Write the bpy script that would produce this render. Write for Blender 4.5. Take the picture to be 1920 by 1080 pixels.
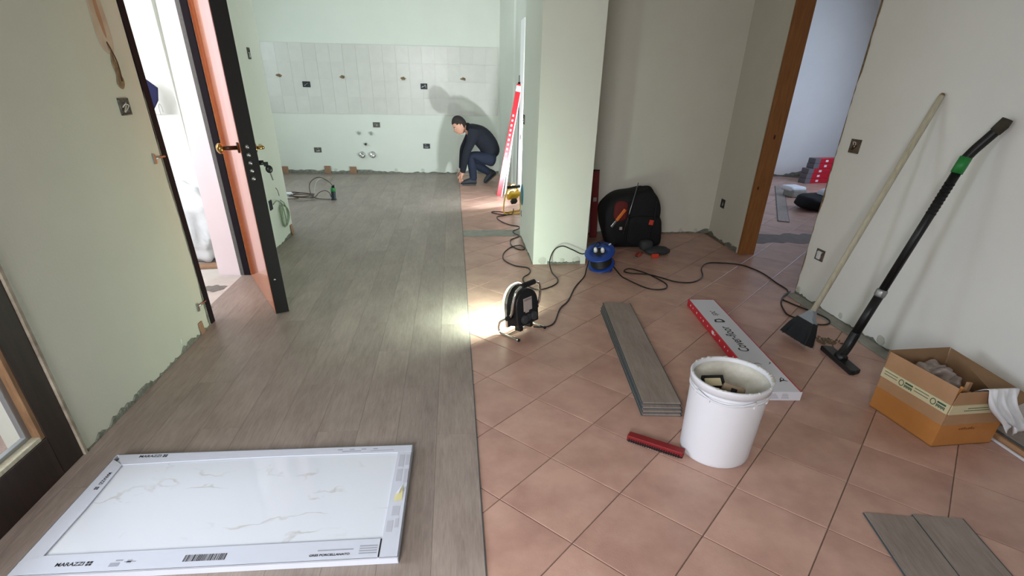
import bpy, bmesh, math, random
from mathutils import Vector, Matrix, Euler, noise as mnoise
random.seed(7)
for o in list(bpy.data.objects): bpy.data.objects.remove(o)
SC = bpy.context.scene
COL = SC.collection
PI = math.pi

# ------------------------------------------------------------------ camera
F_PX, YAW, PITCH, ROLL, CAM_H = 981.65, .1059, .5083, .0203, 1.4572
cam_d = bpy.data.cameras.new('camera'); cam = bpy.data.objects.new('camera', cam_d); COL.objects.link(cam)
cam_d.sensor_fit = 'HORIZONTAL'; cam_d.sensor_width = 36.0; cam_d.lens = 36.0*F_PX/1920
cam_d.shift_x = 3.8/1920; cam_d.shift_y = 154.6/1920
cam_d.clip_start = .02; cam_d.clip_end = 200
fw = Vector((math.sin(YAW)*math.cos(PITCH), math.cos(YAW)*math.cos(PITCH), -math.sin(PITCH)))
r0 = Vector((math.cos(YAW), -math.sin(YAW), 0)); u0 = r0.cross(fw)
rt = r0*math.cos(ROLL) + u0*math.sin(ROLL); up = u0*math.cos(ROLL) - r0*math.sin(ROLL)
cm = Matrix((rt, up, -fw)).transposed().to_4x4(); cm.translation = (0, 0, CAM_H)
cam.matrix_world = cm
SC.camera = cam

# ------------------------------------------------------------------ world, exposure, window light
SC.view_settings.view_transform = 'Standard'; SC.view_settings.look = 'None'
SC.view_settings.gamma = 1.0; SC.view_settings.use_curve_mapping = False
SC.view_settings.exposure = 0.0
w = bpy.data.worlds.new('sky'); SC.world = w; w.use_nodes = True
bg = w.node_tree.nodes['Background']; bg.inputs[0].default_value = (.94, .97, 1.0, 1); bg.inputs[1].default_value = .80

def area_light(name, loc, target, sx, sy, power, color):
    d = bpy.data.lights.new(name, 'AREA'); d.shape = 'RECTANGLE'; d.size = sx; d.size_y = sy
    d.energy = power; d.color = color
    o = bpy.data.objects.new(name, d); COL.objects.link(o); o.location = loc
    o.rotation_euler = (Vector(target)-Vector(loc)).to_track_quat('-Z', 'Y').to_euler()
    return o
# daylight behind the viewer, left glazed door, far room, stairwell; unseen rear window positioned for its light
area_light('daylight_rear_window', (-1.05, -2.6, 2.2), (.7, 1.8, .2), 1.7, 1.7, 335, (.97, .97, 1.0))
area_light('daylight_glazed_door', (-4.6, 1.45, 1.85), (2.6, 2.3, .5), 2.4, 1.8, 240, (.78, .86, 1.0))
area_light('daylight_far_room', (6.9, 7.0, 1.6), (4.5, 7.2, .6), 1.6, 1.6, 56, (.57, .72, 1.0))
area_light('daylight_kitchen_window', (-3.55, 7.4, 1.6), (-1, 7.6, .8), 1.3, 1.4, 42, (.72, .89, 1.0))
area_light('daylight_stairwell', (-3.1, 2.85, 2.0), (-2.25, 5.2, .8), 1.4, 1.4, 72, (.92, .95, 1.0))

# ------------------------------------------------------------------ materials
def lin(c):
    return tuple(((x/255)/12.92 if x/255 <= .04045 else ((x/255+.055)/1.055)**2.4) for x in c)
def mat(name, rgb, rough=.6, metal=0.0, var=.0, scale=6.0, bump=0.0, bscale=60.0, coat=0.0, emit=None, estr=0.0, trans=0.0, stretch=None, objvar=0.0, rgb2=None, spec=.5, contrast=(.3, .7), ior=1.45, sheen=0.0):
    m = bpy.data.materials.new(name); m.use_nodes = True
    nt = m.node_tree; b = nt.nodes['Principled BSDF']
    b.inputs['Roughness'].default_value = rough; b.inputs['Metallic'].default_value = metal
    b.inputs['Coat Weight'].default_value = coat; b.inputs['Transmission Weight'].default_value = trans
    b.inputs['Specular IOR Level'].default_value = spec; b.inputs['IOR'].default_value = ior
    b.inputs['Sheen Weight'].default_value = sheen
    c = lin(rgb); L = nt.links.new
    b.inputs['Base Color'].default_value = (*c, 1)
    tc = nt.nodes.new('ShaderNodeTexCoord')
    vec = tc.outputs['Object']
    if stretch:
        mp = nt.nodes.new('ShaderNodeMapping'); mp.inputs['Scale'].default_value = stretch
        L(vec, mp.inputs['Vector']); vec = mp.outputs['Vector']
    if objvar or stretch:
        oi = nt.nodes.new('ShaderNodeObjectInfo'); ad = nt.nodes.new('ShaderNodeVectorMath'); ad.operation = 'MULTIPLY_ADD'
        cb = nt.nodes.new('ShaderNodeCombineXYZ')
        for k in range(3): L(oi.outputs['Random'], cb.inputs[k])
        ad.inputs[1].default_value = (37, 91, 53); L(cb.outputs[0], ad.inputs[0]); L(vec, ad.inputs[2]); vec = ad.outputs[0]
    last = None
    if var or rgb2:
        n = nt.nodes.new('ShaderNodeTexNoise'); n.inputs['Scale'].default_value = scale; n.inputs['Detail'].default_value = 5
        n.inputs['Roughness'].default_value = .6
        L(vec, n.inputs['Vector'])
        r = nt.nodes.new('ShaderNodeValToRGB'); r.color_ramp.elements[0].position = contrast[0]; r.color_ramp.elements[1].position = contrast[1]
        a = c if rgb2 is None else lin(rgb2)
        k0 = (1-var) if rgb2 is None else 1; k1 = 1+var if rgb2 is None else 1
        r.color_ramp.elements[0].color = (*[min(1, x*k0) for x in (a if rgb2 else c)], 1)
        r.color_ramp.elements[1].color = (*[min(1, x*k1) for x in c], 1)
        L(n.outputs['Fac'], r.inputs['Fac']); last = r.outputs['Color']
    if objvar:
        hs = nt.nodes.new('ShaderNodeHueSaturation'); mr = nt.nodes.new('ShaderNodeMapRange')
        mr.inputs['To Min'].default_value = 1-objvar; mr.inputs['To Max'].default_value = 1+objvar
        L(oi.outputs['Random'], mr.inputs['Value']); L(mr.outputs[0], hs.inputs['Value'])
        if last: L(last, hs.inputs['Color'])
        else: hs.inputs['Color'].default_value = (*c, 1)
        last = hs.outputs['Color']
    if last: L(last, b.inputs['Base Color'])
    if bump:
        n2 = nt.nodes.new('ShaderNodeTexNoise'); n2.inputs['Scale'].default_value = bscale; n2.inputs['Detail'].default_value = 4
        L(vec, n2.inputs['Vector'])
        bp = nt.nodes.new('ShaderNodeBump'); bp.inputs['Strength'].default_value = bump; bp.inputs['Distance'].default_value = .01
        L(n2.outputs['Fac'], bp.inputs['Height']); L(bp.outputs['Normal'], b.inputs['Normal'])
    if emit:
        b.inputs['Emission Color'].default_value = (*lin(emit), 1); b.inputs['Emission Strength'].default_value = estr
    return m

def wood_plank_mat(name, dark, light, along='Y', objvar=.08, rough=.42):
    """greyed oak: long stretched grain plus broad streaks, one tone per board"""
    m = bpy.data.materials.new(name); m.use_nodes = True; nt = m.node_tree; b = nt.nodes['Principled BSDF']; L = nt.links.new
    tc = nt.nodes.new('ShaderNodeTexCoord'); oi = nt.nodes.new('ShaderNodeObjectInfo')
    cb = nt.nodes.new('ShaderNodeCombineXYZ')
    for k in range(3): L(oi.outputs['Random'], cb.inputs[k])
    ad = nt.nodes.new('ShaderNodeVectorMath'); ad.operation = 'MULTIPLY_ADD'; ad.inputs[1].default_value = (31, 77, 13)
    L(cb.outputs[0], ad.inputs[0]); L(tc.outputs['Object'], ad.inputs[2])
    def nz(sc, det, sca):
        mp = nt.nodes.new('ShaderNodeMapping'); s = list(sca)
        if along == 'X': s = [s[1], s[0], s[2]]
        mp.inputs['Scale'].default_value = s; L(ad.outputs[0], mp.inputs['Vector'])
        n = nt.nodes.new('ShaderNodeTexNoise'); n.inputs['Scale'].default_value = sc; n.inputs['Detail'].default_value = det; n.inputs['Roughness'].default_value = .65
        L(mp.outputs[0], n.inputs['Vector']); return n
    n1 = nz(9, 6, (6, .7, 1)); n2 = nz(2.2, 3, (2.4, .8, 1)); n3 = nz(40, 3, (4, .35, 1))
    mx = nt.nodes.new('ShaderNodeMix'); mx.data_type = 'FLOAT'; mx.inputs[0].default_value = .55
    L(n1.outputs['Fac'], mx.inputs[2]); L(n2.outputs['Fac'], mx.inputs[3])
    mx2 = nt.nodes.new('ShaderNodeMix'); mx2.data_type = 'FLOAT'; mx2.inputs[0].default_value = .28
    L(mx.outputs[0], mx2.inputs[2]); L(n3.outputs['Fac'], mx2.inputs[3])
    r = nt.nodes.new('ShaderNodeValToRGB'); r.color_ramp.elements[0].position = .36; r.color_ramp.elements[1].position = .64
    r.color_ramp.elements[0].color = (*lin(dark), 1); r.color_ramp.elements[1].color = (*lin(light), 1)
    L(mx2.outputs[0], r.inputs['Fac'])
    hs = nt.nodes.new('ShaderNodeHueSaturation'); mr = nt.nodes.new('ShaderNodeMapRange')
    mr.inputs['To Min'].default_value = 1-objvar; mr.inputs['To Max'].default_value = 1+objvar
    L(oi.outputs['Random'], mr.inputs['Value']); L(mr.outputs[0], hs.inputs['Value']); L(r.outputs['Color'], hs.inputs['Color'])
    L(hs.outputs['Color'], b.inputs['Base Color'])
    b.inputs['Roughness'].default_value = rough; b.inputs['Specular IOR Level'].default_value = .4
    bp = nt.nodes.new('ShaderNodeBump'); bp.inputs['Strength'].default_value = .12; bp.inputs['Distance'].default_value = .004
    L(n1.outputs['Fac'], bp.inputs['Height']); L(bp.outputs['Normal'], b.inputs['Normal'])
    return m

def marble_mat():
    m = bpy.data.materials.new('white_veined_marble'); m.use_nodes = True; nt = m.node_tree; b = nt.nodes['Principled BSDF']; L = nt.links.new
    tc = nt.nodes.new('ShaderNodeTexCoord')
    n = nt.nodes.new('ShaderNodeTexNoise'); n.inputs['Scale'].default_value = 3.0; n.inputs['Detail'].default_value = 4; n.inputs['Distortion'].default_value = .25
    mp = nt.nodes.new('ShaderNodeMapping'); mp.inputs['Rotation'].default_value = (0, 0, .7); mp.inputs['Scale'].default_value = (1, 1.7, 1); mp.inputs['Location'].default_value = (3.1, 1.7, 0)
    L(tc.outputs['Object'], mp.inputs[0]); L(mp.outputs[0], n.inputs['Vector'])
    r = nt.nodes.new('ShaderNodeValToRGB'); e = r.color_ramp.elements
    e[0].position = .484; e[0].color = (0, 0, 0, 1); e[1].position = .516; e[1].color = (0, 0, 0, 1)
    x = e.new(.5); x.color = (1, 1, 1, 1)
    L(n.outputs['Fac'], r.inputs['Fac'])
    n2 = nt.nodes.new('ShaderNodeTexNoise'); n2.inputs['Scale'].default_value = 5.0; n2.inputs['Detail'].default_value = 2
    L(tc.outputs['Object'], n2.inputs['Vector'])
    r2 = nt.nodes.new('ShaderNodeValToRGB'); r2.color_ramp.elements[0].position = .5; r2.color_ramp.elements[1].position = .68
    L(n2.outputs['Fac'], r2.inputs['Fac'])
    mu = nt.nodes.new('ShaderNodeMath'); mu.operation = 'MULTIPLY'; L(r.outputs[0], mu.inputs[0]); L(r2.outputs[0], mu.inputs[1])
    mx = nt.nodes.new('ShaderNodeMix'); mx.data_type = 'RGBA'
    mx.inputs[6].default_value = (*lin((206, 210, 216)), 1); mx.inputs[7].default_value = (*lin((178, 176, 170)), 1)
    L(mu.outputs[0], mx.inputs[0]); L(mx.outputs[2], b.inputs['Base Color'])
    b.inputs['Roughness'].default_value = .06; b.inputs['Specular IOR Level'].default_value = .5
    return m

M = {}
M['wall'] = mat('pale_wall_paint', (216, 213, 200), .9, var=.025, scale=2.5, bump=.06, bscale=90, spec=.2)
M['wall_green'] = mat('pale_green_wall_paint', (215, 218, 207), .9, var=.02, scale=2.5, bump=.05, bscale=90, spec=.2)
M['wall_white'] = mat('white_wall_paint', (236, 236, 232), .9, var=.02, scale=3, bump=.04, bscale=90, spec=.2)
M['plaster'] = mat('rough_grey_plaster', (142, 143, 132), .95, rgb2=(98, 100, 90), scale=30, bump=.8, bscale=120)
M['filler'] = mat('smooth_filler', (196, 198, 186), .9, var=.06, scale=30, bump=.2)
M['backsplash'] = mat('glazed_wall_tile', (204, 202, 194), .24, spec=.4, objvar=.03, var=.03, scale=8)
M['grout_light'] = mat('light_grout', (206, 206, 198), .9)
M['tile'] = mat('terracotta_tile', (194, 157, 140), .36, rgb2=(167, 129, 115), scale=4.5, objvar=.05, bump=.05, bscale=150, contrast=(.28, .66))
M['grout'] = mat('dark_grout', (128, 108, 97), .95, var=.25, scale=9, bump=.4, bscale=200)
M['cement'] = mat('raw_cement', (150, 149, 140), .9, var=.15, scale=12, bump=.5, bscale=80)
M['plank'] = wood_plank_mat('grey_oak_board', (124, 111, 103), (158, 145, 135), objvar=.07)
M['board_side'] = mat('dark_board_edge', (74, 84, 88), .6)
M['board_core'] = mat('grey_board_core', (96, 104, 106), .6)
M['stone'] = mat('stair_stone', (196, 190, 184), .6, var=.1, scale=5)
M['dust'] = mat('grey_dust', (120, 118, 114), .95, var=.15, scale=20)
M['darkframe'] = mat('dark_metal_frame', (30, 25, 30), .85, spec=.15)
M['blackdoor'] = mat('black_door_edge', (16, 14, 15), .4)
M['rubber'] = mat('grey_rubber_seal', (92, 92, 90), .8, var=.15, scale=60)
M['orange_wood'] = mat('glossy_orange_wood', (220, 128, 66), .12, rgb2=(180, 84, 38), scale=1.6, stretch=(4, 4, .30), coat=.5, spec=.6, contrast=(.4, .6))
M['inner_panel'] = mat('white_door_panel', (214, 216, 208), .5)
M['brass'] = mat('polished_brass', (190, 150, 90), .22, metal=1)
M['brown_metal'] = mat('brown_metal', (80, 52, 34), .4, metal=.6)
M['steel'] = mat('steel', (170, 172, 174), .28, metal=1)
M['chrome'] = mat('chrome_tube', (214, 214, 210), .14, metal=1)
M['black'] = mat('black_plastic', (17, 18, 20), .42, var=.1, scale=20)
M['blackmatte'] = mat('matte_black', (14, 15, 17), .8)
M['darkwood'] = mat('dark_stained_wood', (46, 30, 24), .45, rgb2=(30, 19, 15), scale=6, stretch=(8, 8, .8))
M['rawwood'] = mat('worn_bare_wood', (150, 116, 84), .7, rgb2=(112, 82, 56), scale=8, stretch=(6, 6, 1))
M['jambwood'] = mat('orange_brown_timber', (152, 100, 50), .6, rgb2=(128, 80, 38), scale=7, stretch=(8, 8, .8))
M['alu'] = mat('grey_aluminium', (150, 152, 152), .4, metal=.7)
M['red'] = mat('red_lacquer', (184, 26, 40), .35)
M['darkred'] = mat('dark_red_lacquer', (122, 22, 26), .5, var=.08, scale=15)
M['whitepl'] = mat('white_plastic', (216, 217, 222), .38)
M['bucketin'] = mat('plaster_smeared_white', (206, 204, 194), .7, rgb2=(168, 163, 148), scale=9, bump=.3, bscale=30)
M['carton_white'] = mat('white_print_card', (208, 208, 214), .5)
M['carton_red'] = mat('red_print_card', (196, 28, 48), .4)
M['ink'] = mat('black_print', (22, 22, 26), .6)
M['inkgrey'] = mat('grey_print', (150, 152, 162), .6)
M['white_print'] = mat('white_print', (236, 232, 232), .5)
M['frame_card'] = mat('white_packing_card', (192, 196, 206), .55, var=.02, scale=6)
M['marble'] = marble_mat()
M['cardboard'] = mat('brown_cardboard', (170, 132, 98), .75, var=.06, scale=12, bump=.05)
M['cardboard_o'] = mat('shiny_taped_cardboard', (184, 124, 66), .38, var=.07, scale=8)
M['cardboard_in'] = mat('inner_cardboard', (142, 112, 82), .85, var=.06, scale=10)
M['tape'] = mat('cream_printed_tape', (206, 196, 160), .35)
M['greenink'] = mat('dark_green_print', (44, 84, 66), .6)
M['cloth'] = mat('white_cloth', (224, 226, 230), .9, var=.03, scale=20)
M['paper'] = mat('crumpled_grey_plastic', (168, 154, 146), .45, rgb2=(118, 104, 96), scale=16, bump=.6, bscale=30)
M['broomwood'] = mat('pale_broom_wood', (196, 192, 170), .6, rgb2=(172, 164, 140), scale=5, stretch=(14, 14, 1))
M['broomgrey'] = mat('grey_broom_socket', (128, 134, 140), .45)
M['bristle'] = mat('black_bristles', (22, 24, 28), .75, var=.3, scale=60)
M['green'] = mat('green_plastic', (38, 130, 60), .4)
M['blue'] = mat('blue_plastic', (22, 56, 132), .38, var=.06, scale=10)
M['cable'] = mat('black_cable', (26, 24, 22), .5)
M['browncable'] = mat('brown_hose', (92, 76, 68), .5)
M['clearhose'] = mat('milky_hose', (186, 186, 178), .3)
M['greencable'] = mat('pale_green_cable', (142, 158, 134), .5)
M['yellow'] = mat('yellow_metal', (206, 164, 40), .4)
M['lampglass'] = mat('lit_floodlight_glass', (255, 255, 235), .2, emit=(250, 255, 222), estr=9)
M['lampglass2'] = mat('lit_work_lamp_glass', (255, 250, 190), .2, emit=(255, 246, 170), estr=8)
M['label_grey'] = mat('grey_paper_label', (170, 158, 152), .6, var=.05, scale=40)
M['bagcloth'] = mat('black_bag_fabric', (18, 18, 20), .85, var=.2, scale=50, bump=.2, bscale=200)
M['bagred'] = mat('dark_red_lining', (90, 24, 22), .8)
M['orange'] = mat('orange_plastic', (206, 104, 34), .45)
M['orangered'] = mat('orange_red_patch', (196, 62, 40), .6)
M['padgrey'] = mat('dark_grey_rubber', (52, 54, 56), .7, var=.1, scale=25)
M['skin'] = mat('skin', (196, 146, 122), .55, var=.04, scale=20)
M['hair'] = mat('short_dark_hair', (38, 32, 30), .8, var=.25, scale=60, bump=.4, bscale=180)
M['jacket'] = mat('black_navy_jersey', (17, 20, 30), .9, var=.15, scale=30, bump=.15, bscale=120)
M['jeans'] = mat('dark_blue_jeans', (27, 36, 56), .85, rgb2=(20, 27, 42), scale=9, bump=.15, bscale=150)
M['shoe'] = mat('dark_grey_shoe', (40, 44, 50), .7)
M['sole'] = mat('shoe_sole', (64, 62, 58), .8)
gm = bpy.data.materials.new('clear_glass'); gm.use_nodes = True; gn = gm.node_tree; gn.nodes.remove(gn.nodes['Principled BSDF'])
g1 = gn.nodes.new('ShaderNodeBsdfTransparent'); g2 = gn.nodes.new('ShaderNodeBsdfGlossy'); g2.inputs['Roughness'].default_value = .01
g3 = gn.nodes.new('ShaderNodeMixShader'); g3.inputs[0].default_value = .05
gn.links.new(g1.outputs[0], g3.inputs[1]); gn.links.new(g2.outputs[0], g3.inputs[2])
gn.links.new(g3.outputs[0], gn.nodes['Material Output'].inputs['Surface']); M['glass'] = gm
M['sack'] = mat('white_translucent_sack', (214, 216, 220), .22, var=.10, scale=6, bump=.7, bscale=9)
M['reveal'] = mat('pinkish_reveal_paint', (228, 216, 222), .9, var=.02, scale=3)
M['wall_left'] = mat('shade_toned_wall_paint', (200, 199, 186), .9, var=.025, scale=2.5, bump=.06, bscale=90, spec=.2)  # same paint as the other walls, colour darkened to stand in for shade
M['dirtyedge'] = mat('dirty_beige_edge', (176, 166, 148), .85, rgb2=(120, 108, 94), scale=14)
M['threshold'] = mat('grey_brown_screed', (124, 113, 106), .9, var=.12, scale=14, bump=.3)
M['navy'] = mat('navy_fabric', (18, 20, 62), .85)
M['socketbox'] = mat('grey_box_inside', (112, 110, 102), .8, rgb2=(66, 64, 60), scale=60)
M['socketdark'] = mat('dark_box_inside', (52, 58, 66), .6, rgb2=(26, 30, 34), scale=60)
M['socketrust'] = mat('brown_box_inside', (128, 106, 84), .85, rgb2=(84, 66, 50), scale=60)
M['teal'] = mat('teal_plastic', (44, 112, 128), .5)
M['stain'] = mat('faded_old_paint', (196, 182, 164), .9, rgb2=(174, 152, 132), scale=7)
M['stainedge'] = mat('torn_plaster', (150, 128, 100), .95, rgb2=(112, 92, 70), scale=40, bump=.5)
M['spacer'] = mat('brown_wood_spacer', (150, 116, 92), .8, var=.12, scale=30)
M['debris'] = mat('brown_grey_debris', (112, 94, 76), .95, var=.3, scale=60)
M['pink'] = mat('dull_pink_paint', (156, 112, 122), .8)
M['sponge'] = mat('brown_tool_block', (136, 118, 96), .7, var=.1, scale=20)

# ------------------------------------------------------------------ mesh builder
class MB:
    def __init__(s): s.v = []; s.f = []; s.smooth = []
    def add(s, vs, fs, sm=False):
        n = len(s.v); s.v += [tuple(v) for v in vs]; s.f += [tuple(i+n for i in f) for f in fs]; s.smooth += [sm]*len(fs); return s
    def box(s, c, d, rot=None):
        h = [x/2 for x in d]; R = (Euler(rot).to_matrix() if rot is not None and not isinstance(rot, Matrix) else (rot or Matrix.Identity(3)))
        vs = [Vector(c)+R@Vector((sx*h[0], sy*h[1], sz*h[2])) for sz in (-1, 1) for sy in (-1, 1) for sx in (-1, 1)]
        return s.add(vs, [(0, 2, 3, 1), (4, 5, 7, 6), (0, 1, 5, 4), (2, 6, 7, 3), (0, 4, 6, 2), (1, 3, 7, 5)])
    def bb(s, x0, x1, y0, y1, z0, z1):
        return s.box(((x0+x1)/2, (y0+y1)/2, (z0+z1)/2), (abs(x1-x0), abs(y1-y0), abs(z1-z0)))
    def prism(s, poly, z0, z1, inset=0.0):
        """polygon in xy (counter-clockwise), extruded; inset chamfers the upper rim"""
        n = len(poly); cx = sum(p[0] for p in poly)/n; cy = sum(p[1] for p in poly)/n
        lo = [(x, y, z0) for x, y in poly]
        if inset:
            def ins(p):
                d = Vector((cx-p[0], cy-p[1])); l = d.length or 1; return (p[0]+d.x/l*inset, p[1]+d.y/l*inset)
            mid = [(x, y, z1-inset*.5) for x, y in poly]; tp = [(*ins(p), z1) for p in poly]
            vs = lo+mid+tp
            fs = [tuple(reversed(range(n))), tuple(range(2*n, 3*n))]
            for k in (0, n):
                fs += [(k+i, k+(i+1) % n, k+n+(i+1) % n, k+n+i) for i in range(n)]
        else:
            vs = lo+[(x, y, z1) for x, y in poly]
            fs = [tuple(reversed(range(n))), tuple(range(n, 2*n))]+[(i, (i+1) % n, n+(i+1) % n, n+i) for i in range(n)]
        return s.add(vs, fs)
    def tube(s, pts, r, seg=8, cap=True):
        pts = [Vector(p) for p in pts]; n = len(pts); rs = r if isinstance(r, (list, tuple)) else [r]*n
        vs = []; prev = None
        for i, p in enumerate(pts):
            t = (pts[min(i+1, n-1)]-pts[max(i-1, 0)]); t = t.normalized() if t.length > 1e-9 else Vector((0, 0, 1))
            if prev is None:
                a = t.orthogonal().normalized()
            else:
                a = prev-t*prev.dot(t); a = a.normalized() if a.length > 1e-6 else t.orthogonal().normalized()
            prev = a; b = t.cross(a)
            for k in range(seg):
                q = 2*PI*k/seg; vs.append(p+(a*math.cos(q)+b*math.sin(q))*rs[i])
        fs = [(i*seg+k, i*seg+(k+1) % seg, (i+1)*seg+(k+1) % seg, (i+1)*seg+k) for i in range(n-1) for k in range(seg)]
        if cap: fs += [tuple(reversed(range(seg))), tuple((n-1)*seg+k for k in range(seg))]
        return s.add(vs, fs, True)
    def cyl(s, p0, p1, r0, r1=None, seg=20):
        return s.tube([p0, p1], [r0, r0 if r1 is None else r1], seg)
    def lathe(s, prof, c=(0, 0, 0), seg=40, sm=True):
        """profile of (r, z) pairs about the z axis"""
        vs = [(c[0]+r*math.cos(2*PI*k/seg), c[1]+r*math.sin(2*PI*k/seg), c[2]+z) for r, z in prof for k in range(seg)]
        fs = [(i*seg+k, i*seg+(k+1) % seg, (i+1)*seg+(k+1) % seg, (i+1)*seg+k) for i in range(len(prof)-1) for k in range(seg)]
        return s.add(vs, fs, sm)
    def ball(s, c, r, u=14, v=9, rot=None):
        r = r if isinstance(r, (list, tuple)) else (r, r, r); R = Euler(rot).to_matrix() if rot else Matrix.Identity(3)
        vs = [Vector(c)+R@Vector((0, 0, r[2]))]
        for i in range(1, v):
            for k in range(u):
                a = PI*i/v; b = 2*PI*k/u
                vs.append(Vector(c)+R@Vector((r[0]*math.sin(a)*math.cos(b), r[1]*math.sin(a)*math.sin(b), r[2]*math.cos(a))))
        vs.append(Vector(c)-R@Vector((0, 0, r[2]))); n = len(vs)
        fs = [(0, 1+k, 1+(k+1) % u) for k in range(u)]
        fs += [(1+i*u+k, 1+(i+1)*u+k, 1+(i+1)*u+(k+1) % u, 1+i*u+(k+1) % u) for i in range(v-2) for k in range(u)]
        fs += [(n-1, 1+(v-2)*u+(k+1) % u, 1+(v-2)*u+k) for k in range(u)]
        return s.add(vs, fs, True)
    def mesh(s, name):
        me = bpy.data.meshes.new(name); me.from_pydata(s.v, [], s.f)
        me.polygons.foreach_set('use_smooth', s.smooth); me.update()
        bm = bmesh.new(); bm.from_mesh(me); bmesh.ops.recalc_face_normals(bm, faces=bm.faces); bm.to_mesh(me); bm.free()
        return me
    def build(s, name, m, parent=None, bevel=0.0, bseg=2, sub=0):
        return obj(name, s.mesh(name), m, parent, bevel, bseg, sub)
def obj(name, me, m, parent=None, bevel=0.0, bseg=2, sub=0):
    o = bpy.data.objects.new(name, me); COL.objects.link(o)
    if m is not None and not len(me.materials): me.materials.append(m)
    if parent is not None: o.parent = parent
    if bevel:
        b = o.modifiers.new('bevel', 'BEVEL'); b.width = bevel; b.segments = bseg; b.limit_method = 'ANGLE'; b.angle_limit = .6
    if sub:
        q = o.modifiers.new('subdivision', 'SUBSURF'); q.levels = sub; q.render_levels = sub
    return o
def tag(o, label, cat, group=None):
    o['label'] = label; o['category'] = cat
    if group: o['group'] = group
    return o
def thing(name, label, cat, loc=(0, 0, 0), rot=(0, 0, 0), group=None):
    o = bpy.data.objects.new(name, None); COL.objects.link(o); o.empty_display_size = .05
    o.location = loc
    if isinstance(rot, Matrix): o.rotation_euler = rot.to_euler()
    else: o.rotation_euler = rot
    return tag(o, label, cat, group)
def struct(o): o['kind'] = 'structure'; return o
def smooth_path(pts, k=8):
    P = [Vector(p) for p in pts]; out = []
    for i in range(len(P)-1):
        a, b, c, d = P[max(i-1, 0)], P[i], P[i+1], P[min(i+2, len(P)-1)]
        for j in range(k):
            t = j/k
            out.append(.5*((2*b)+(c-a)*t+(2*a-5*b+4*c-d)*t*t+(3*b-a-3*c+d)*t**3))
    return out+[P[-1]]
def flat_path(pts, r, k=8): return smooth_path([(*p, r) if len(p) == 2 else p for p in pts], k)
def text(parent, body, size, mtx, m, name='lettering', sx=1.0, align='CENTER', shear=0.0, space=1.0, bold=0.0):
    c = bpy.data.curves.new('font', 'FONT'); c.body = body; c.size = size; c.align_x = align; c.align_y = 'CENTER'
    c.shear = shear; c.space_character = space; c.offset = bold; c.resolution_u = 3
    t = bpy.data.objects.new('font', c); COL.objects.link(t)
    me = bpy.data.meshes.new_from_object(t.evaluated_get(bpy.context.evaluated_depsgraph_get()))
    bpy.data.objects.remove(t)
    for v in me.vertices: v.co.x *= sx
    me.transform(mtx); me.materials.clear()
    return obj(name, me, m, parent)
def frame(o, x, z):
    """matrix: origin o, local x along x, local z (the print's normal) along z"""
    x = Vector(x).normalized(); z = Vector(z).normalized(); y = z.cross(x)
    mm = Matrix((x, y, z)).transposed().to_4x4(); mm.translation = o; return mm
def skin(name, verts, edges, radii, m, parent=None, sub=2, root=0):
    me = bpy.data.meshes.new(name); me.from_pydata([Vector(v) for v in verts], edges, [])
    t = bpy.data.objects.new('rig', me); COL.objects.link(t)
    sk = t.modifiers.new('skin', 'SKIN'); sk.use_smooth_shade = True
    sv = me.skin_vertices[0].data
    for i, r in enumerate(radii):
        sv[i].radius = (r, r) if not isinstance(r, tuple) else r
        sv[i].use_root = (i == root)
    ss = t.modifiers.new('sub', 'SUBSURF'); ss.levels = sub; ss.render_levels = sub
    bpy.context.view_layer.update()
    out = bpy.data.meshes.new_from_object(t.evaluated_get(bpy.context.evaluated_depsgraph_get()))
    bpy.data.objects.remove(t)
    for p in out.polygons: p.use_smooth = True
    out.materials.clear()
    return obj(name, out, m, parent)
# ------------------------------------------------------------------ structure: floor
PLANK_TOP = .007
SEAM = .0595
def clip(poly, ax, lim, keep_less):
    out = []
    for i in range(len(poly)):
        a, b = poly[i], poly[(i+1) % len(poly)]
        ina = (a[ax] <= lim) == keep_less or a[ax] == lim; inb = (b[ax] <= lim) == keep_less or b[ax] == lim
        if ina: out.append(a)
        if ina != inb:
            t = (lim-a[ax])/(b[ax]-a[ax]); out.append((a[0]+(b[0]-a[0])*t, a[1]+(b[1]-a[1])*t))
    return out
def clip_rect(p, x0, x1, y0, y1):
    for ax, lim, kl in ((0, x1, True), (0, x0, False), (1, y1, True), (1, y0, False)):
        if len(p) < 3: return []
        p = clip(p, ax, lim, kl)
    return p
def area(p): return .5*sum(p[i][0]*p[(i+1) % len(p)][1]-p[(i+1) % len(p)][0]*p[i][1] for i in range(len(p)))
base = MB()
base.bb(-3.45, 7.0, -1.3, 9.75, -.12, -.0035)
floor = struct(base.build('floor', M['grout']))
S, A0, TX, TY = .345, -.7932, .3813, 1.802
e1 = (S*math.cos(A0), S*math.sin(A0)); e2 = (-S*math.sin(A0), S*math.cos(A0))
J = .0022
full_mesh = None
def tile_poly(i, j):
    g = J/S
    return [(TX+(i+a)*e1[0]+(j+b)*e2[0], TY+(i+a)*e1[1]+(j+b)*e2[1]) for a, b in ((g, g), (1-g, g), (1-g, 1-g), (g, 1-g))]
regions = ((.03, 2.72, .55, 5.58), (.03, .93, 5.72, 9.6))
cnt = 0
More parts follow.
